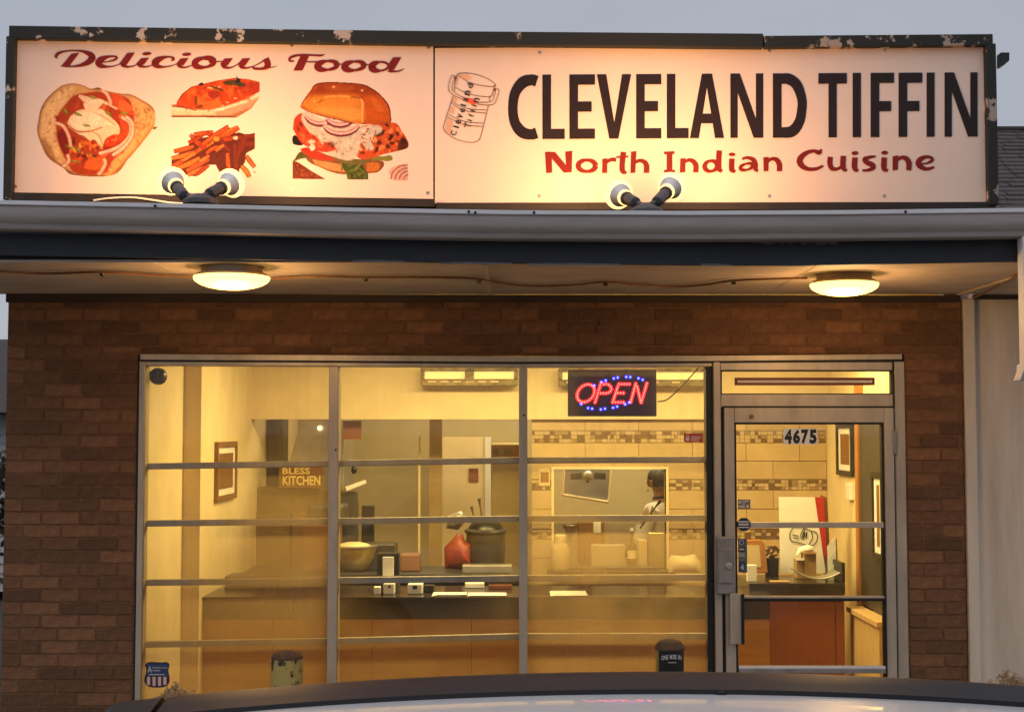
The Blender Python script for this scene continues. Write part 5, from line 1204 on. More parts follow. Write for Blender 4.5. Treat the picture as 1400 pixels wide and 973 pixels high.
# back bench with kitchen equipment
bb = thing('back_bench', 'long dark bench along the kitchen opening behind the counter', 'bench', (-.8, 2.6, 0))
BZ = wz(782, 2.45)
part('bench_top', MB().box(-1.9, wx(727, 2.6) - .01, 2.35, 2.92, BZ - .04, BZ), M['dgrey'], bb, bev=.004)
part('bench_cabinet', MB().box(-1.88, wx(727, 2.6) - .03, 2.4, 2.9, 0, BZ - .041), M['dark_face'], bb)
def bbox(name, label, cat, x0, x1, Y0, Y1, ytop, m, group=None): return cbox(name, label, cat, x0, x1, Y0, Y1, ytop, m, BZ + .0005, .008, group)
bbox('steam_cabinet', 'dark steel cabinet between the till and the mixing bowl', 'kitchen machine', 497, 540, 2.55, 2.85, 744, 'dgrey')
o = bbox('black_printer', 'small black machine on the shelf above the till', 'machine', 495, 512, 2.86, 2.92, 690, 'black'); o.location.z += .001
bbox('pink_crate', 'pinkish plastic crate behind the till', 'crate', 548, 574, 2.5, 2.7, 758, 'pinkish')
# big mixing bowl
q = at(478, 785, 2.3); t = thing('mixing_bowl', 'large yellowish steel bowl left of the till', 'bowl', (q.x, 2.55, BZ + .001)); c = Vector((q.x, 2.55, BZ + .001))
part('bowl_body', MB().lathe([(.07, 0), (.10, .02), (.145, .09), (.165, .17), (.16, .17), (.13, .08), (.06, .015)], c, (0, 0, 1), 28), M['bowl'], t, smooth=50)
part('bowl_rim', MB().lathe([(.163, .168), (.172, .172), (.172, .18), (.158, .18)], c, (0, 0, 1), 28), M['steel'], t, smooth=50)
part('dough', MB().ball(c + Vector((0, 0, .155)), (.14, .14, .05)), M['cream'], t, smooth=60)
# red bags and black bin
def lump(name, label, cat, pts_px, Y, dep, m, group=None):
    rings = []
    P = [at(x, y, Y) for x, y in pts_px]; ce = sum(P, Vector()) / len(P)
    for k, dy in ((.0, -dep * .5), (.62, -dep * .42), (.92, -dep * .2), (1, 0), (.92, dep * .2), (.62, dep * .42), (.0, dep * .5)):
        rings.append([ce + (p - ce) * max(k, .05) + Vector((0, dy, 0)) for p in P])
    return tag(part(name, MB().loft(rings), M[m], smooth=50), label, cat, group)
lump('red_bag', 'crumpled red plastic bag piled on the bench by the black bin', 'bag', [(608, 777), (607, 748), (617, 738), (625, 729), (632, 730), (637, 740), (645, 742), (644, 770), (648, 776), (640, 779)], 2.6, .2, 'redcloth')
lump('steel_kettle', 'pale crumpled steel tray above the red bag', 'tray', [(610, 722), (612, 705), (630, 697), (636, 703), (634, 716), (626, 724)], 2.9, .16, 'steel')
t = thing('black_bin', 'black bin bag in a tub beside the red bag', 'bin', at(666, 770, 2.65)); q = at(664, 772, 2.65)
part('bin_body', MB().lathe([(.13, 0), (.145, .15), (.14, .27), (.10, .34), (.03, .36)], (q.x, 2.65, BZ + .001), (0, 0, 1), 22), M['black'], t, smooth=60)
part('bin_lid', MB().lathe([(.150, .262), (.155, .27), (.15, .285), (.13, .29)], (q.x, 2.65, BZ + .001), (0, 0, 1), 22), M['dgrey'], t, smooth=50)
bbox('steel_pan', 'shallow grey metal pan on the bench below the black bin', 'pan', 632, 700, 2.38, 2.5, 772, 'steel')
for i, (xa_, ya_, xb_, yb4) in enumerate(((651, 708, 644.5, 692), (660, 706, 655, 681))):
    q0, q1 = at(xa_, ya_ + 12, 2.75), at(xb_, yb4, 2.75); tag(part('spatula', MB().tube([q0, q0.lerp(q1, .7), q1], [.005, .006, .013]), M['dgrey']), ('shorter dark spatula handle rising from the black bin', 'taller dark spatula handle rising from the black bin')[i], 'utensil')
    q = at(px, 722, 2.75); tag(part('spatula', MB().tube([q, q + Vector((math.sin(a) * .14, .0, .16)), q + Vector((math.sin(a) * .18, 0, .2))], [.006, .006, .014]), M['black']), ('black spatula leaning left beside the kitchen doorway', 'upright black spatula beside the kitchen doorway', 'black spatula leaning right beside the kitchen doorway')[i], 'utensil')
# fridge and hood in the kitchen
t = thing('tall_fridge', 'tall brown steel fridge right of the kitchen doorway', 'fridge', (wx(688, 4.0), 4.2, 0))
part('fridge_body', MB().box(wx(671, 4.0), wx(712, 4.0), 4.02, 4.6, 0, wz(606, 4.0)), M['olive'], t, bev=.01); part('fridge_door', MB().box(wx(672, 4.0), wx(711, 4.0), 3.99, 4.017, .15, wz(632, 4.0)), M['bowl'], t, bev=.008)
part('fridge_vent', MB().box(wx(672, 4.0), wx(711, 4.0), 3.99, 4.017, wz(631, 4.0), wz(608, 4.0)), M['brownwood'], t, bev=.004)
for x0, x1, y0, y1 in ((674, 682, 613, 621), (689, 699, 613, 621)): part('vent', pbox(x0, y0, x1, y1, 3.98, 3.988), M['dgrey'], t)
t = thing('extractor_hood', 'sloped steel extractor hood at the left of the kitchen', 'hood', (wx(420, 3.6), 3.7, 1.7))
mb = MB(); y_ = 3.5; mb.prism([at(412, 573, y_), at(470, 573, y_), at(470, 668, y_), at(386, 668, y_)], .7); part('hood_canopy', mb, M['steel'], t, bev=.006)
part('duct', pbox(364, 560, 386, 680, 3.6, 3.9), M['dgrey'], t, bev=.006); part('hood_panel', pbox(345, 560, 363, 662, 3.62, 3.66), M['white'], t)
part('hood_lamp', MB().ball(at(437, 585, 3.46), .02), M['troffer'], t, smooth=60)
t = thing('kitchen_range', 'tall brownish steel range below the hood behind the foggy pane', 'range', (wx(400, 3.2), 3.4, 0))
part('range_body', MB().box(wx(329, 3.2), wx(470, 3.2), 3.22, 3.9, 0, wz(667, 3.2)), M['rangemetal'], t, bev=.01)
for a, b in ((331, 398), (400, 468)): part('oven_door', MB().box(wx(a, 3.2), wx(b, 3.2), 3.19, 3.217, .9, wz(700, 3.2)), M['rangemetal'], t, bev=.01)
t = thing('left_cabinet', 'brown cabinet stack behind the foggy left pane', 'cabinet', (wx(360, 2), 2.1, 0))
part('cabinet_body', MB().box(wx(312, 2.05), wx(450, 2.05), 2.06, 2.3, 0, wz(795, 2.05)), M['brownwood'], t, bev=.006); part('cabinet_top', MB().box(wx(306, 2.05), wx(455, 2.05), 2.05, 2.32, wz(795, 2.05) + .0005, wz(788, 2.05)), M['dark_face'], t)
t = thing('dough_mixer', 'dark upright machine behind the mullion in the foggy pane', 'mixer', (wx(440, 2.4), 2.5, BZ))
part('mixer_body', pbox(412, 715, 462, 783, 2.4, 2.7), M['brownwood'], t, bev=.02); part('mixer_head', pbox(420, 690, 470, 714, 2.38, 2.72), M['dgrey'], t, bev=.02)
t = thing('slicer', 'grey slicer with a tilted pale tray right of the mullion', 'machine', (wx(485, 2.86), 2.87, BZ))
part('slicer_body', pbox(466, 672, 490, 782, 2.86, 2.9), M['dgrey'], t, bev=.01); mb = MB(); mb.prism([at(472, 665, 2.8), at(498, 656, 2.8), at(499, 661, 2.8), at(474, 671, 2.8)], .1); part('slicer_tray', mb, M['white'], t)
part('slicer_knob', MB().ball(at(484, 642, 2.85), (.022, .02, .03)), M['black'], t, smooth=60)
# lettered sign and red notice
t = tag(part('blessing_sign', pbox(382, 636, 442, 666, 3.12, 3.135), M['brownwood']), 'wooden sign reading BLESS KITCHEN behind the foggy left pane', 'sign')
for tx, q in (('BLESS', (386, 639, 424, 648)), ('KITCHEN', (386.5, 650, 438, 663))):
    mb = MB(); text_px(mb, tx, *q, 3.117, .03); part('lettering', mb, M['gold'], t, recalc=False)
tag(part('red_notice', pbox(469, 575, 494, 600, 3.08, 3.09), M['redsign']), 'square dull red notice under the bulkhead in the middle pane', 'notice')
# hatch: framed board with fan, machines and bottles
t = thing('wall_fan', 'round white fan in a pale wire frame seen through the hatch', 'fan', at(808, 690, 4.4)); yf = 4.4
mb = MB(); 
for q in (((771, 642), (769, 676)), ((769, 676), (832, 686)), ((832, 686), (836, 642))): mb.tube([at(*q[0], yf), at(*q[1], yf)], .012)
part('wire_frame', mb, M['cream'], t, smooth=50); part('fan_panel', MB().prism([at(x, y, yf + .03) for x, y in ((772, 640), (836, 640), (831, 684), (770, 675))], .02), M['steel'], t)
q = at(804, 650, yf - .04); part('fan_hub', MB().ball(q, (.045, .03, .045)), M['steel'], t, smooth=60)
for a in (.5, 2.6, 1.6): 
    d = Vector((math.cos(a), 0, -abs(math.sin(a)) * .6 + .25)); part('fan_blade', MB().loft([[q + d * r_ + Vector((0, .02, 0)) + Vector((-d.z, 0, d.x)) * w2 + Vector((0, th, 0)) for w2, th in ((-.03, 0), (.03, 0), (.03, .01), (-.03, .01))] for r_ in (.06, .17)]), M['dgrey'], t)
hz = hz0 + .0005
def hbox(name, label, cat, x0, x1, ytop, m, Y0=3.05, Y1=3.18): return cbox(name, label, cat, x0, x1, Y0, Y1, ytop, m, hz, .006)
hbox('toaster', 'grey toaster with a pale top edge on the hatch shelf', 'toaster', 808, 854, 745, 'olive'); hbox('dark_jar', 'tall dark jar at the right end of the hatch shelf', 'jar', 886, 908, 728, 'bowl'); hbox('box_jar', 'squat tan box beside the bottle on the hatch shelf', 'box', 872, 884, 738, 'cream_dark')
hbox('flat_griddle', 'flat dark griddle along the hatch shelf', 'griddle', 774, 900, 775, 'dark_face', 2.86, 2.98)
t = thing('drink_dispenser', 'tall dark dispenser with a white label behind the hatch shelf', 'dispenser', (wx(808, 3.4), 3.4, hz)); part('dispenser_body', pbox(790, 712, 826, 772, 3.3, 3.45), M['brownwood'], t, bev=.01); part('dispenser_label', pbox(811, 713, 821, 728, 3.292, 3.298), M['paper'], t); part('dispenser_lid', pbox(788, 706, 828, 711.5, 3.29, 3.46), M['dgrey'], t, bev=.006)
t = thing('steel_funnel', 'small steel funnel hanging left of the dispenser in the hatch', 'funnel', at(780, 725, 3.3)); q = at(780, 735, 3.3); part('funnel_cone', MB().lathe([(.012, -.03), (.012, 0), (.06, .09), (.064, .095)], q, (0, 0, 1), 18, cap=False), M['steel'], t, smooth=50)
part('funnel_rim', MB().lathe([(.063, .094), (.068, .097), (.066, .101)], q, (0, 0, 1), 18, cap=False), M['steel'], t)
q = at(863, 770, 3.0); t = thing('glass_bottle', 'slim clear bottle with pale label on the hatch shelf', 'bottle', (q.x, 2.93, hz))
M['bottle'] = glass_mat('bottle_glass', .25, .35, -2, -1, 2, (.75, .68, .45))
part('bottle_body', MB().lathe([(.03, 0), (.034, .01), (.034, .14), (.02, .17), (.012, .2), (.012, .25)], (q.x, 2.93, hz + .032), (0, 0, 1), 18), M['bottle'], t, smooth=50); part('bottle_cap', MB().lathe([(.014, .25), (.014, .27), (.004, .272)], (q.x, 2.93, hz + .032), (0, 0, 1), 14), M['white'], t); part('bottle_label', MB().lathe([(.0348, .05), (.0348, .11)], (q.x, 2.93, hz + .032), (0, 0, 1), 18, cap=False), M['cream'], t)
t = thing('white_jar', 'blurred white jar at the left end of the hatch', 'jar', at(768, 770, 3.02)); q = at(766, 770, 2.9)
part('jar_body', MB().lathe([(.06, 0), (.07, .02), (.07, .15), (.05, .19), (.035, .2)], (q.x, 2.9, hz), (0, 0, 1), 20), M['cream_dark'], t, smooth=50); part('jar_lid', MB().lathe([(.04, .2), (.042, .25), (.03, .26)], (q.x, 2.9, hz), (0, 0, 1), 20), M['cream'], t, smooth=50)
lump('pale_bag', 'pale plastic bag on the counter at the right of the hatch', 'bag', [(914, 782), (912, 768), (918, 758), (934, 760), (950, 757), (960, 770), (958, 783)], 2.7, .18, 'cream')
t = tag(part('wall_notes', pbox(737, 640, 752, 664, YK - .018, YK - .012), M['cream_dark']), 'small framed notes on the tiled wall left of the hatch', 'notice'); part('note_print', pbox(739, 645, 750, 659, YK - .0195, YK - .0185), M['brownwood'], t)

# ---- things behind the door glass
hs = thing('host_stand', 'red brown cabinet with dark top seen through the door', 'cabinet', (wx(1098, 1.9), 2.0, 0)); YH = 1.75
hx_0, hx_1 = wx(1046, YH), wx(1151, YH)
part('cabinet_body', MB().box(hx_0, hx_1, YH, YH + .5, .0, wz(812, YH)), M['redwood'], hs, bev=.004)
part('cabinet_front', MB().box(hx_0 + .01, wx(1138, YH), YH - .012, YH - .0005, .1, wz(822, YH)), M['redwood'], hs, bev=.004); part('corner_post', MB().box(wx(1139, YH), hx_1, YH - .012, YH - .0005, .1, wz(822, YH)), M['redwood'], hs, bev=.004)
HZ = wz(796, YH); part('cabinet_top', MB().box(hx_0 - .12, hx_1, YH - .04, YH + .5, wz(812, YH) + .001, HZ), M['dark_top'], hs, bev=.006); part('back_lip', MB().box(hx_1 - .02, hx_1 + .0, YH - .04, YH + .5, HZ + .0005, wz(768, YH)), M['black'], hs, bev=.004)
HZ += .001
t = thing('poster_board', 'white poster board with a red edge and drawn lunch tin leaning behind the door', 'poster', (wx(1098, 2.3), 2.3, HZ)); yp = 2.2
part('board_sheet', MB().prism([at(x, y, yp) for x, y in ((1065, 679), (1114, 679.5), (1129, 783), (1067, 783))], .01), M['paper'], t); part('red_edge', MB().prism([at(x, y, yp - .004) for x, y in ((1114, 679.5), (1126, 679.5), (1131, 760), (1129, 775))], .012), M['red'], t)
part('dark_edge', MB().prism([at(x, y, yp + .012) for x, y in ((1122, 676), (1131, 680), (1136, 783), (1125, 783))], .012), M['brownwood'], t)
ink = Ink(yp - .006, lambda x, y: (1040 + x / 5.724, 660 + y / 5.724))
for pts in ([(245, 360), (228, 400), (240, 450), (300, 468), (390, 490), (430, 470), (445, 420), (430, 385), (390, 372), (320, 345), (260, 345), (245, 360)], [(340, 350), (315, 400), (320, 440)], [(352, 352), (330, 400), (333, 445)], [(395, 372), (405, 430), (375, 485)], [(250, 405), (300, 415)], [(255, 425), (300, 436)]): ink.stroke([(x, y, 7) for x, y in pts])
for x in (345, 362): ink.stroke([(x, 385, 12), (x - 8, 425, 12)], curve=False)
part('tin_drawing', ink.mb, M['black'], t, recalc=False)
def hsbox(name, label, cat, x0, x1, Y0, Y1, ytop, m): return cbox(name, label, cat, x0, x1, Y0, Y1, ytop, m, HZ, .003)
o = hsbox('cardboard_box', 'taller brown cardboard box in the tray behind the door', 'box', 1097, 1114, 1.98, 2.08, 755, 'card'); part('box_flap', MB().box(wx(1097, 1.97), wx(1114, 1.97), 1.96, 1.979, wz(757, 1.97), wz(754.5, 1.97)), M['card'], o)
o = hsbox('cardboard_box', 'shorter brown cardboard box left of the taller one', 'box', 1087, 1096.5, 1.98, 2.08, 764, 'card'); part('box_flap', MB().box(wx(1087, 1.98), wx(1096.5, 1.98), 1.955, 1.979, wz(765.5, 1.97), wz(763, 1.97)), M['paper'], o)
lump('white_cloth', 'crumpled white paper on top of the cardboard boxes', 'paper', [(1088, 758), (1092, 748), (1104, 744), (1112, 747), (1113, 753), (1100, 755)], 2.03, .08, 'paper')
q = at(1117, 780, 1.9); t = thing('woven_tray', 'shallow curved woven tray at the front of the cabinet top', 'tray', (q.x, 1.86, HZ)); rings = []
for k in range(9):
    u = k / 8; x = wx(1083, 1.82) + u * (wx(1148, 1.82) - wx(1083, 1.82)); zz = HZ + .012 + .055 * (2 * u - 1) ** 2
    rings.append([Vector((x, 1.78, zz)), Vector((x, 1.92, zz + .004)), Vector((x, 1.92, zz + .012)), Vector((x, 1.78, zz + .008))])
part('tray_bed', MB().loft(rings), M['steel'], t, smooth=50); part('tray_rim', MB().tube([r_[0] + Vector((0, -.004, .006)) for r_ in rings], .006), M['steel'], t, smooth=50)
t = thing('brochure_rack', 'small rack of folded leaflets at the right end of the cabinet', 'rack', (wx(1142, 2.0), 2.0, HZ))
for k in range(3): part('leaflet', MB().prism([at(x + k * .5, y + k * 17, 2.0 - k * .03) for x, y in ((1131, 747), (1142, 733), (1143, 752), (1132, 765))], .006), M['paper'], t)
part('rack_back', MB().prism([at(x, y, 2.04) for x, y in ((1132, 770), (1144, 735), (1146, 785), (1131, 785))], .012), M['brownwood'], t)
# brown framed certificate and black cup left of the poster
t = thing('certificate_frame', 'brown wooden frame standing beside the card stickers', 'picture', (wx(1030, 2.1), 2.1, HZ)); yc = 2.05
part('frame', MB().prism([at(x, y, yc) for x, y in ((1016, 738), (1040, 737), (1046, 743), (1050, 783), (1014, 783))], .02), M['orangewood'], t, bev=.006); part('frame_picture', MB().prism([at(x, y, yc - .003) for x, y in ((1019, 745), (1038, 745), (1041, 775), (1018, 775))], .003), M['cream_dark'], t)
t = thing('black_pot', 'black flower pot with dried stems beside the poster board', 'pot', (wx(1056, 2.1), 2.1, HZ)); q = at(1056, 783, 2.1)
part('pot_body', MB().lathe([(.045, 0), (.05, .1), (.052, .125), (.04, .125)], (q.x, 2.12, HZ), (0, 0, 1), 20), M['black'], t, smooth=40)
rq = random.Random(4); mb = MB()
for k in range(34):
    a = rq.uniform(0, 6.28); r_ = rq.uniform(.01, .05); c = Vector((q.x + math.cos(a) * r_, 2.12 + math.sin(a) * r_, HZ + .12 + rq.uniform(.0, .08))); s_ = rq.uniform(.008, .016)
    mb.add([c + Vector((-s_, 0, 0)), c + Vector((0, -s_, s_)), c + Vector((s_, 0, .3 * s_)), c + Vector((0, s_, -s_))], [(0, 1, 2), (0, 2, 3)])
part('dried_flowers', mb, M['chipB'], t)
hsbox('white_stand', 'white paper stand below the card stickers', 'paper', 1020, 1033, 1.8, 1.84, 772, 'paper'); hsbox('envelope', 'brown envelope lying on the cabinet top', 'envelope', 1052, 1078, 1.74, 1.82, 794.5, 'card')
# worker behind the hatch
M['lips'] = mat('lips', (.30, .11, .08), .5); M['eye'] = mat('eye_white', (.7, .68, .64), .3)
def skin_mesh(name, V, E, rad, m, parent, lv=2, root=0):
    me = bpy.data.meshes.new(name); me.from_pydata([Vector(v) for v in V], E, []); me.materials.append(m)
    o = bpy.data.objects.new(name, me); COL.objects.link(o)
    o.modifiers.new('skin', 'SKIN'); s_ = o.modifiers.new('sub', 'SUBSURF'); s_.levels = s_.render_levels = lv
    for i, r_ in enumerate(rad):
        sv = me.skin_vertices[0].data[i]; sv.radius = (r_, r_) if not isinstance(r_, tuple) else r_; sv.use_root = (i == root)
    dg = bpy.context.evaluated_depsgraph_get(); dg.update()
    me2 = bpy.data.meshes.new_from_object(o.evaluated_get(dg)); bpy.data.objects.remove(o); me2.name = name
    if not me2.materials: me2.materials.append(m)
    for p_ in me2.polygons: p_.use_smooth = True
    return link(name, me2, parent)
PX, PY = at(899, 650, 3.75).x, 3.75
ZT = wz(636, 3.75)                                            # crown of the head
H = ZT
PA = R(-42); PX += .035
def pp(fx, fy, fz): return (PX + fx * math.cos(PA) - fy * math.sin(PA), PY + fx * math.sin(PA) + fy * math.cos(PA), fz)       # figure faces -X, leaning a little forward
per = thing('person', 'person in a white shirt looking down, seen through the serving hatch', 'person', (PX, PY, 0))
hip, che, nek = .52 * H, .78 * H, .855 * H
V = [pp(.06, 0, hip), pp(.05, 0, .62 * H), pp(.03, 0, .70 * H), pp(.02, 0, che), pp(.0, 0, nek - .02), pp(-.015, 0, nek + .03), pp(-.03, 0, nek + .075), pp(-.04, 0, nek + .13), pp(-.03, 0, nek + .175),
     pp(-.085, 0, nek + .055), pp(-.102, 0, nek + .105), pp(-.145, 0, nek + .085)]
E = [(0, 1), (1, 2), (2, 3), (3, 4), (4, 5), (5, 6), (6, 7), (7, 8), (6, 9), (7, 10), (10, 11)]
rad = [(.15, .12), (.14, .105), (.145, .11), (.14, .11), .062, .052, .068, .086, .07, .048, .045, .013]
for s_ in (-1, 1):
    o = len(V); V += [pp(.02, s_ * .19, che + .02), pp(-.03, s_ * .23, .66 * H), pp(-.24, s_ * .17, .585 * H), pp(-.32, s_ * .13, .575 * H)]
    E += [(3, o), (o, o + 1), (o + 1, o + 2), (o + 2, o + 3)]; rad += [.062, .043, .03, (.02, .038)]
    for k in range(4): 
        b = len(V); yy = s_ * .13 + (k - 1.5) * .021; V += [pp(-.36, yy, .572 * H), pp(-.40 - .01 * (k in (1, 2)), yy * 1.02, .560 * H), pp(-.425 - .012 * (k in (1, 2)), yy, .540 * H)]; E += [(o + 3, b), (b, b + 1), (b + 1, b + 2)]; rad += [.011, .009, .008]
    b = len(V); V += [pp(-.335, s_ * .13 - s_ * .045, .57 * H), pp(-.37, s_ * .13 - s_ * .06, .558 * H)]; E += [(o + 3, b), (b, b + 1)]; rad += [.012, .009]
    o = len(V); V += [pp(.06, s_ * .09, hip - .06), pp(.04, s_ * .1, .285 * H), pp(.06, s_ * .1, .06), pp(-.07, s_ * .11, .03)]; E += [(0, o), (o, o + 1), (o + 1, o + 2), (o + 2, o + 3)]; rad += [.088, .06, .04, .035]
skin_mesh('body', V, E, rad, M['skin'], per)
V = [pp(.06, 0, hip - .06), pp(.06, 0, hip), pp(.05, 0, .62 * H), pp(.03, 0, .70 * H), pp(.02, 0, che), pp(.005, 0, nek - .035)]; E = [(0, 1), (1, 2), (2, 3), (3, 4), (4, 5)]; rad = [(.17, .13), (.17, .135), (.165, .125), (.17, .13), (.16, .13), .082]
for s_ in (-1, 1):
    o = len(V); V += [pp(.02, s_ * .20, che + .02), pp(-.03, s_ * .24, .66 * H), pp(-.10, s_ * .21, .625 * H)]; E += [(4, o), (o, o + 1), (o + 1, o + 2)]; rad += [.082, .066, .06]
skin_mesh('shirt', V, E, rad, M['shirt'], per)
V = [pp(.06, 0, hip + .02)]; E = []; rad = [(.165, .13)]
for s_ in (-1, 1):
    o = len(V); V += [pp(.06, s_ * .09, hip - .06), pp(.04, s_ * .1, .285 * H), pp(.06, s_ * .1, .07)]; E += [(0, o), (o, o + 1), (o + 1, o + 2)]; rad += [.105, .076, .062]
skin_mesh('trousers', V, E, rad, M['navy'], per)
hc = Vector(pp(-.028, 0, nek + .150))
mb = MB(); rings = []
for k in range(9):
    a = math.pi * (.5 + .49 * k / 8); rings.append([hc + Matrix.Rotation(PA, 3, 'Z') @ Vector((.108 * math.sin(a) * math.cos(b) + .012, .097 * math.sin(a) * math.sin(b), -.090 * math.cos(a) - .0 - (.055 if math.cos(b) > -.1 else 0.0) * (1 - k / 8) * (1.2))) for b in [2 * math.pi * i / 20 for i in range(20)]])
part('hair', mb.loft(rings), M['hair'], per, smooth=60)
mb = MB(); mb.lathe([(.075, 0), (.072, .03), (.064, .04), (.062, .03)], pp(.0, 0, nek - .03), (-.15, 0, 1), 20); part('collar', mb, M['navy'], per, smooth=50)
for s_ in (-1, 1):
    part('ear', MB().ball(pp(-.03, s_ * .088, nek + .105), (.022, .010, .033)), M['skin'], per, smooth=60); part('eye', MB().ball(pp(-.128, s_ * .03, nek + .118), .011), M['eye'], per, smooth=60)
part('mouth', MB().ball(pp(-.138, 0, nek + .045), (.010, .024, .007)), M['lips'], per, smooth=60)

# =================================================================== OUTSIDE: BOLLARDS, GRASS, NEIGHBOURS, CAR
def bollard(label, px, ytop, wpx, Y, m):
    q = at(px, ytop, Y); s_ = F / (Y - CAM.y); r_ = wpx / s_ / 2
    t = thing('bollard', label, 'bollard', (q.x, Y, 0), 'bollards in front of the window')
    zt = wz(ytop, Y)
    return t, q.x, Y, r_, zt
t, x, Y, r_, zt = bollard('chipped yellow bollard with a rusty top in front of the left pane', 392.5, 889, 43, -.55, 0)
part('post', MB().lathe([(r_, 0), (r_, zt - .045), (r_ * .97, zt - .034)], (x, Y, 0), (0, 0, 1), 32), M['yellow_paint'], t, smooth=30)
part('rusty_cap', MB().lathe([(r_ * .99, zt - .037), (r_ * .99, zt - .028), (r_ * .8, zt - .010), (r_ * .4, zt), (.004, zt + .002)], (x, Y, 0), (0, 0, 1), 32), M['rust'], t, smooth=30)
t, x, Y, r_, zt = bollard('dark capped bollard with a black lettered sleeve in front of the right pane', 915.5, 873.5, 38, -.55, 0)
part('post', MB().lathe([(r_, 0), (r_, zt - .04)], (x, Y, 0), (0, 0, 1), 32), M['olive_paint'], t, smooth=30)
part('cap', MB().lathe([(r_ * 1.08, zt - .045), (r_ * 1.08, zt - .036), (r_ * .8, zt - .010), (r_ * .4, zt - .001), (.004, zt)], (x, Y, 0), (0, 0, 1), 32), M['rust'], t, smooth=30)
rings = []
for h in (.15, zt - .046):
    rings.append([Vector((x + (r_ + .003) * math.sin(a), Y - (r_ + .003) * math.cos(a), h)) for a in [R(-55 + 120 * i / 20) for i in range(21)]])
sv = part('sleeve', MB().loft(rings, close=False), M['black'], t, smooth=50, recalc=False)
def on_cyl(mb, txt, u0, u1, z0, z1, arch=0.0):
    vs, fs = text_mesh(txt, 1, .02); xs = [v.x for v in vs]; ys = [v.y for v in vs]; ax, bx, ay, by = min(xs), max(xs), min(ys), max(ys); o = []
    for v in vs:
        u = u0 + (v.x - ax) / (bx - ax) * (u1 - u0); k = (v.y - ay) / (by - ay); a = R(u); rr = r_ + .0042
        um = (u - 5) / 45; o.append(Vector((x + rr * math.sin(a), Y - rr * math.cos(a), z0 + k * (z1 - z0) - arch * um * um)))
    mb.add(o, fs)
mb = MB(); zc_ = wz(897.5, Y - r_); on_cyl(mb, 'ONE', -40, -12, zc_ - .011, zc_ + .012, .008); on_cyl(mb, 'MORE', -6, 20, zc_ - .010, zc_ + .012, .008); on_cyl(mb, 'IN', 27, 44, zc_ - .011, zc_ + .011, .008)
for a in range(-12, 20, 4): mb.add([Vector((x + (r_ + .0042) * math.sin(R(u)), Y - (r_ + .0042) * math.cos(R(u)), zz)) for u, zz in ((a, zc_ - .028), (a + 3.2, zc_ - .028), (a + 3.2, zc_ - .024), (a, zc_ - .024))], [(0, 1, 2, 3)])
part('sleeve_lettering', mb, M['pale_print'], sv, recalc=False)

def tuft(label, px, ytop, wpx, Y, n, seed):
    q = at(px, ytop, Y); s_ = F / (Y - CAM.y); rr = random.Random(seed); wd = wpx / s_ / 2; zt = q.z
    t = thing('grass_clump', label, 'plant', (q.x, Y, 0)); mb = MB()
    for k in range(n):
        a = rr.uniform(0, 6.28); b = Vector((q.x + .10 * math.cos(a) * rr.random(), Y + .10 * math.sin(a) * rr.random(), 0)); ln = rr.gauss(0, .5)
        tip = Vector((q.x + wd * max(-1, min(1, ln)), Y + rr.uniform(-.15, .15), zt - .02 - abs(ln) * .10 - rr.random() * .08)); md = b.lerp(tip, .6) + Vector((0, 0, .08)); tp_ = tip + Vector((ln * .06, 0, -.03))
        w3 = .004; P = [b, md, tip, tp_]; S = [Vector(v) for v in spline([tuple(p) for p in P], 3)]
        vs = []; 
        for i, p in enumerate(S): ww = w3 * (1 - .7 * i / len(S)); vs += [p + Vector((-ww, 0, 0)), p + Vector((ww, ww, 0))]
        mb.add(vs, [(2 * i, 2 * i + 1, 2 * i + 3, 2 * i + 2) for i in range(len(S) - 1)])
        for j in range(5):                                    # seed head
            c = tip.lerp(S[-3], j / 5) + Vector((rr.uniform(-.008, .008), rr.uniform(-.008, .008), rr.uniform(-.006, .012))); d = Vector((rr.uniform(-1, 1), rr.uniform(-1, 1), rr.uniform(-.3, 1))).normalized() * rr.uniform(.012, .024); e = d.cross(Vector((0, 1, 0))).normalized() * .004
            mb.add([c - e, c + e, c + d], [(0, 1, 2)])
    part('blades', mb, M['straw'], t, recalc=False)
tuft('clump of dry straw coloured grass left of the chipped bollard', 238, 935, 88, -.9, 260, 2)
tuft('clump of dry straw coloured grass by the beige wall at the right', 1388, 917, 64, -.5, 170, 9)

# neighbour on the right: beige panelled wall and shingled roof
nb_ = thing('neighbour_annex', 'beige panelled wall beside the brick shop at the right', 'building', (wx(1370, 0), 0, 0))
nx0 = wx(1319, 0); n1 = wx(1334, 0)
part('corner_trim', MB().box(nx0, n1, -.02, .1, 0, SOF - .03), M['beige_trim'], nb_, bev=.004)
xs = n1
for k in range(6):
    part('wall_panel', MB().box(xs + .003, xs + .60, .02, .06, 0, SOF + .0), M['beige_wall'], nb_, bev=.003); part('panel_batten', MB().box(xs + .602, xs + .645, .008, .06, 0, SOF + .0), M['beige_trim'], nb_, bev=.003); xs += .65
part('wall_footing', MB().box(n1, xs, -.012, .02, 0, .28), M['beige_trim'], nb_); part('top_trim', MB().box(n1, RX + .4, -.03, .018, SOF - .028, SOF - .004), M['frieze'], nb_)
part('side_wall', MB().box(n1, xs, .061, 7.5, 0, SOF + .10), M['beige_wall'], nb_)
hs_ = thing('rear_house', 'house with a grey shingled roof behind the right end of the sign', 'house', (5.5, 12, 0))
yr0, yr1 = 9.0, 13.0; zr0 = at(1380, 330, yr0).z; zr1 = at(1380, 178, yr1).z; xr0, xr1 = at(1250, 178, yr0).x, 14
part('wall', MB().box(xr0 + .2, xr1 - .2, yr0 + .3, yr1 + 3, 0, zr0 + .05), M['siding'], hs_)
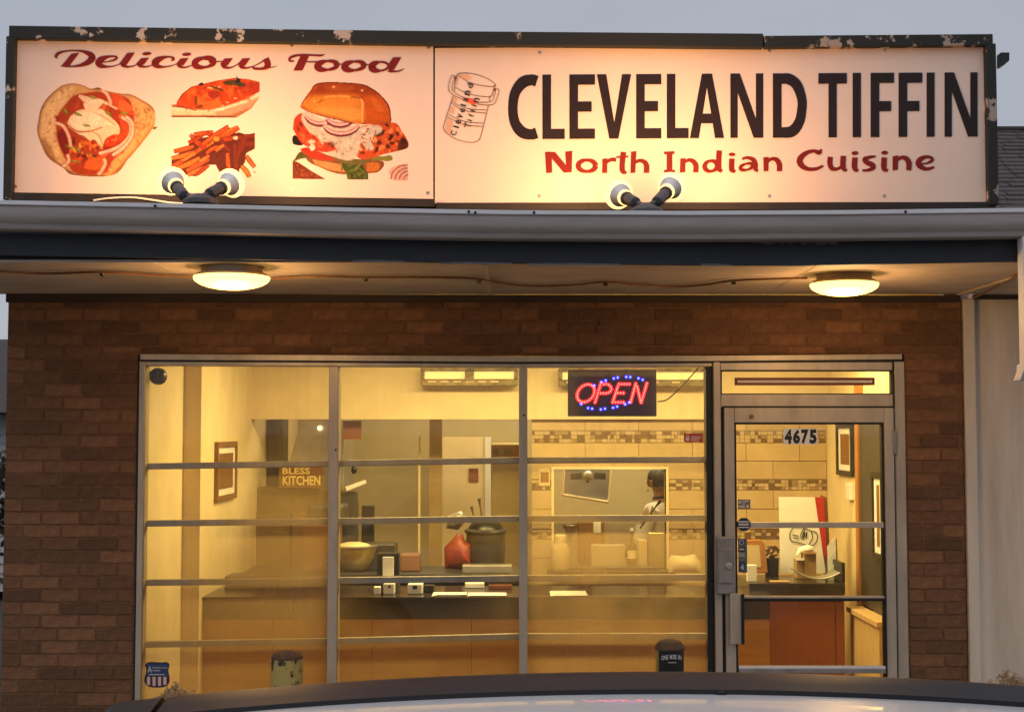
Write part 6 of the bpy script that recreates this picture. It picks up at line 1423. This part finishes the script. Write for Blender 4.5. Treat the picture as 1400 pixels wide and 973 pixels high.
part('roof', MB().add([(xr0, yr0, zr0), (xr1, yr0, zr0), (xr1, yr1, zr1), (xr0, yr1, zr1), (xr0, 2 * yr1 - yr0, zr0), (xr1, 2 * yr1 - yr0, zr0)], [(0, 1, 2, 3), (3, 2, 5, 4), (0, 3, 4), (1, 5, 2)]), M['shingle'], hs_)
rfm = MB(); nr = 26; rr = random.Random(8)
for i in range(nr):
    u0, u1 = i / nr, (i + 1.25) / nr; xq = xr0
    while xq < xr1:
        wq = rr.uniform(.22, .4); x2 = min(xq + wq - .012, xr1); f_ = lambda u, h: (yr0 + (yr1 - yr0) * u, zr0 + (zr1 - zr0) * u + h)
        (ya, za), (yb3, zb3) = f_(u0, .03 + rr.random() * .012), f_(min(u1, 1), .012); rfm.add([(xq, ya, za), (x2, ya, za), (x2, yb3, zb3), (xq, yb3, zb3), (xq, ya, za - .02), (x2, ya, za - .02)], [(0, 1, 2, 3), (0, 4, 5, 1)]); xq += wq
stuff(part('shingles', rfm, M['shingle'], hs_, recalc=False))
part('ridge_cap', MB().box(xr0, xr1, yr1 - .08, yr1 + .08, zr1 + .0, zr1 + .04), M['shingle'], hs_)
# house far left
lh = thing('left_house', 'pale sided house beyond the left edge of the shop', 'house', (-9, 11, 0)); yl = 10.0
lx1 = at(22, 600, yl).x; lz = wz(562, yl)
part('wall', MB().box(lx1 - 7, lx1, yl + .03, yl + 6, 0, lz), M['siding'], lh)
k = 0
while k * .115 < lz:
    part('siding_board', MB().add([(lx1 - 3.0, yl, k * .115), (lx1, yl, k * .115), (lx1, yl + .025, min(lz, k * .115 + .125)), (lx1 - 3.0, yl + .025, min(lz, k * .115 + .125)), (lx1 - 3, yl + .03, k * .115), (lx1, yl + .03, k * .115)], [(0, 1, 2, 3), (0, 4, 5, 1)]), M['siding'], lh); k += 1
part('roof', MB().add([(lx1 - 7.4, yl - .4, lz - .02), (lx1 + .4, yl - .4, lz - .02), (lx1 + .4, yl + 3, lz + 1.1), (lx1 - 7.4, yl + 3, lz + 1.1), (lx1 + .4, yl + 6.4, lz - .02), (lx1 - 7.4, yl + 6.4, lz - .02)], [(0, 1, 2, 3), (3, 2, 4, 5), (1, 4, 2), (0, 3, 5)]), M['shingle'], lh)
def tree(name, label, x, y, h, cr, seed, n=900, leaf=.12):
    rr = random.Random(seed); t = thing(name, label, 'tree', (x, y, 0)); mb = MB()
    mb.tube([(x, y, -.1), (x + .05, y, h * .3), (x, y + .05, h * .6), (x + .1, y, h * .9)], [.16 * h / 6, .12 * h / 6, .08 * h / 6, .02])
    for k in range(9):
        a = rr.uniform(0, 6.28); z0 = h * rr.uniform(.35, .75); mb.tube([(x, y, z0), (x + math.cos(a) * cr * .5, y + math.sin(a) * cr * .5, z0 + h * .12), (x + math.cos(a) * cr * .85, y + math.sin(a) * cr * .85, z0 + h * .2)], [.05 * h / 6, .03 * h / 6, .01], 5)
    part('trunk', mb, M['bark'], t); mb = MB(); cl_ = [Vector((rr.gauss(0, .45), rr.gauss(0, .45), rr.gauss(0, .4))) for _ in range(26)]
    for k in range(n):
        c = rr.choice(cl_); v = Vector((rr.gauss(0, .16), rr.gauss(0, .16), rr.gauss(0, .13))) + c; p = Vector((x + v.x * cr, y + v.y * cr, h * .66 + v.z * h * .36)); d = Vector((rr.uniform(-1, 1), rr.uniform(-1, 1), rr.uniform(-1, 1))).normalized(); e = d.orthogonal().normalized(); s_ = leaf * rr.uniform(.6, 1.3)
        mb.add([p - d * s_, p + e * s_ * .5, p + d * s_, p - e * s_ * .5], [(0, 1, 2, 3)])
    part('crown', mb, M['foliage'], t, recalc=False)
tree('bare_tree', 'leafy dusk tree behind the roof of the left house', at(2, 450, 20).x - 1.2, 20, 4.2, 1.3, 3)
tree('dark_shrub', 'dark shrub beside the brick corner at the left', at(-14, 740, 4.5).x, 4.5, 1.9, .42, 6, 700, .05)

# ------------------------------------------------------------------ parked car (its roof fills the foot of the picture)
XC, YC0, GZ = .227, -5.85, -.12                               # roof crown and centre line; ground
ZR = at(900, 918, -5.25).z - .0365                             # height of the far roof edge at its middle
car = thing('parked_car', 'pale grey car with black roof rails parked in front of the shop', 'car', (XC, YC0, GZ))
YFAR = YC0 + .64
def roofz(x, y):                                              # crowned roof that rolls off at the far edge
    e = max(0, y - (YFAR - .30)); return ZR + .0190 - .066 * (x - XC) ** 2 + .012 * (y - YFAR) - .16 * e * e - .012 * max(0, abs(x - XC) - .75) ** 2 - .05 * max(0, (YFAR - .5) - y) ** 2
HW = .64
rings = []
for i in range(25):
    x = XC - 1.02 + 2.10 * i / 24
    rings.append([Vector((x, YC0 + HW * (2 * j / 40 - 1), roofz(x, YC0 + HW * (2 * j / 40 - 1)))) for j in range(41)])
part('roof_panel', MB().loft(rings, close=False), M['carpaint'], car, smooth=60, recalc=False)
# low wide roof rails with end caps
def RP(s_): return [(s_ * a, b) for a, b in ((-.055, -.004), (-.0565, .004), (-.053, .0105), (-.020, .0150), (.025, .0215), (.045, .020), (.055, .010), (.055, -.02))]
for s_ in (-1, 1):
    yr = YC0 + s_ * (HW - .022); P = []; 
    xl, xh = XC - .765, XC + .95
    rings = []
    for i in range(33):
        x = xl + (xh - xl) * i / 32; zb3 = roofz(x, yr)
        rings.append([Vector((x, yr + a, zb3 + b)) for a, b in RP(s_)])
    rl = part('roof_rail', MB().loft(rings), M['carblack'], car, smooth=35)
    for x0, x1, d in ((xl - .10, xl - .010, 1), (xh + .010, xh + .10, -1)):
        rings = []
        for i in range(9):
            u = i / 8; x = x0 + (x1 - x0) * u; k = min(1, (u if d > 0 else 1 - u) * 3.5 + .35); zb3 = roofz(x, yr)
            rings.append([Vector((x, yr + a, zb3 + b * k)) for a, b in RP(s_)])
        part('rail_foot', MB().loft(rings), M['carblack'], rl, smooth=35)
q = atz(985, 947, roofz(.3, YFAR - .1)); part('roof_clip', MB().lathe([(.010, -.004), (.009, .003), (.003, .006)], (q.x, q.y, roofz(q.x, q.y)), (0, 0, 1), 14), M['carblack'], car, smooth=50)
# body shell: stations along the length, half profiles mirrored
BZ1 = ZR - GZ
st = [(-2.28, .60, .52, .72), (-2.22, .74, .36, .84), (-1.9, .86, .24, .94), (-1.2, .915, .2, 1.06), (-.4, .92, .2, 1.10), (.6, .92, .2, 1.12), (1.5, .915, .2, 1.14), (2.1, .87, .26, 1.12), (2.32, .76, .4, 1.04), (2.36, .68, .55, .95)]
rings = []
for dx, hw, z0, z1 in st:
    pr = [(-hw * .8, z0), (-hw, z0 + .12), (-hw, z1 - .22), (-hw * .965, z1 - .04), (-hw * .9, z1), (hw * .9, z1), (hw * .965, z1 - .04), (hw, z1 - .22), (hw, z0 + .12), (hw * .8, z0)]
    rings.append([Vector((XC + dx, YC0 + y, GZ + z)) for y, z in pr])
body = part('body', MB().loft(rings), M['carpaint'], car, smooth=40)
# greenhouse: dark glass shell under the roof, pillars over it
def gh(x, y, z): return Vector((x, y, z))
zbelt = GZ + 1.10; T = lambda x, s_: gh(x, YC0 + s_ * HW, roofz(x, YC0 + s_ * HW) - .004); B = lambda x, s_: gh(x, YC0 + s_ * .83, zbelt)
xf0, xf1, xb0, xb1 = XC - 1.75, XC - 1.02, XC + 2.18, XC + 1.08
N_ = 12
for s_ in (-1, 1):
    mb = MB(); rings = [[T(xf1 + (xb1 - xf1) * i / N_, s_), B(xf0 + (xb0 - xf0) * i / N_, s_)] for i in range(N_ + 1)]
    mb.loft(rings, close=False); part('side_window', mb, M['carglass'], car, smooth=40, recalc=False)
    for u in (0.0, .34, .66, 1.0):
        t0, t1 = T(xf1 + (xb1 - xf1) * u, s_), B(xf0 + (xb0 - xf0) * u, s_); o_ = Vector((0, s_ * .006, 0)); part('pillar', MB().tube([t0 + o_, t1 + o_], .028, 6), M['carpaint'] if u in (0, 1) else M['carblack'], car, smooth=40)
for nm, xt, xb_ in (('windscreen', xf1, xf0), ('rear_window', xb1, xb0)):
    rings = [[Vector((xt - (.06 if xt < XC else -.05) * (1 - (2 * j / 8 - 1) ** 2) * 0 , YC0 + HW * (2 * j / 8 - 1), roofz(xt, YC0 + HW * (2 * j / 8 - 1)) - .003)) for j in range(9)], [Vector((xb_ + (-.12 if xt < XC else .1) * (1 - (2 * j / 8 - 1) ** 2), YC0 + .83 * (2 * j / 8 - 1), zbelt)) for j in range(9)]]
    part(nm, MB().loft(rings, close=False), M['carglass'], car, smooth=60, recalc=False)
for dx in (-1.42, 1.40):
    for s_ in (-1, 1):
        c = (XC + dx, YC0 + s_ * .80, GZ + .34); ax = (0, s_, 0)
        wh = part('wheel', MB().lathe([(.20, -.10), (.33, -.11), (.345, -.08), (.345, .08), (.33, .125), (.24, .13), (.235, .10)], c, ax, 32, cap=False), M['tyre'], car, smooth=40)
        part('rim', MB().lathe([(.235, .09), (.22, .115), (.19, .10), (.06, .105), (.05, .12), (.004, .122)], c, ax, 32), M['steel'], wh, smooth=30)
for s_ in (-1, 1):
    part('headlight', MB().ball((XC - 2.16, YC0 + s_ * .58, GZ + .74), (.10, .16, .07)), M['white'], car, smooth=60); part('tail_light', MB().ball((XC + 2.26, YC0 + s_ * .66, GZ + .92), (.08, .10, .12)), M['red'], car, smooth=60)
    mr_ = part('wing_mirror', MB().ball((XC - 1.3, YC0 + s_ * 1.02, GZ + 1.14), (.07, .11, .075)), M['carblack'], car, smooth=60); part('door_handle', MB().box(XC - .1, XC + .1, YC0 + s_ * .92 - .006, YC0 + s_ * .92 + .016, GZ + .93, GZ + .955), M['carpaint'], car, bev=.006)
print('bricks', nb, 'objects', len(bpy.data.objects))
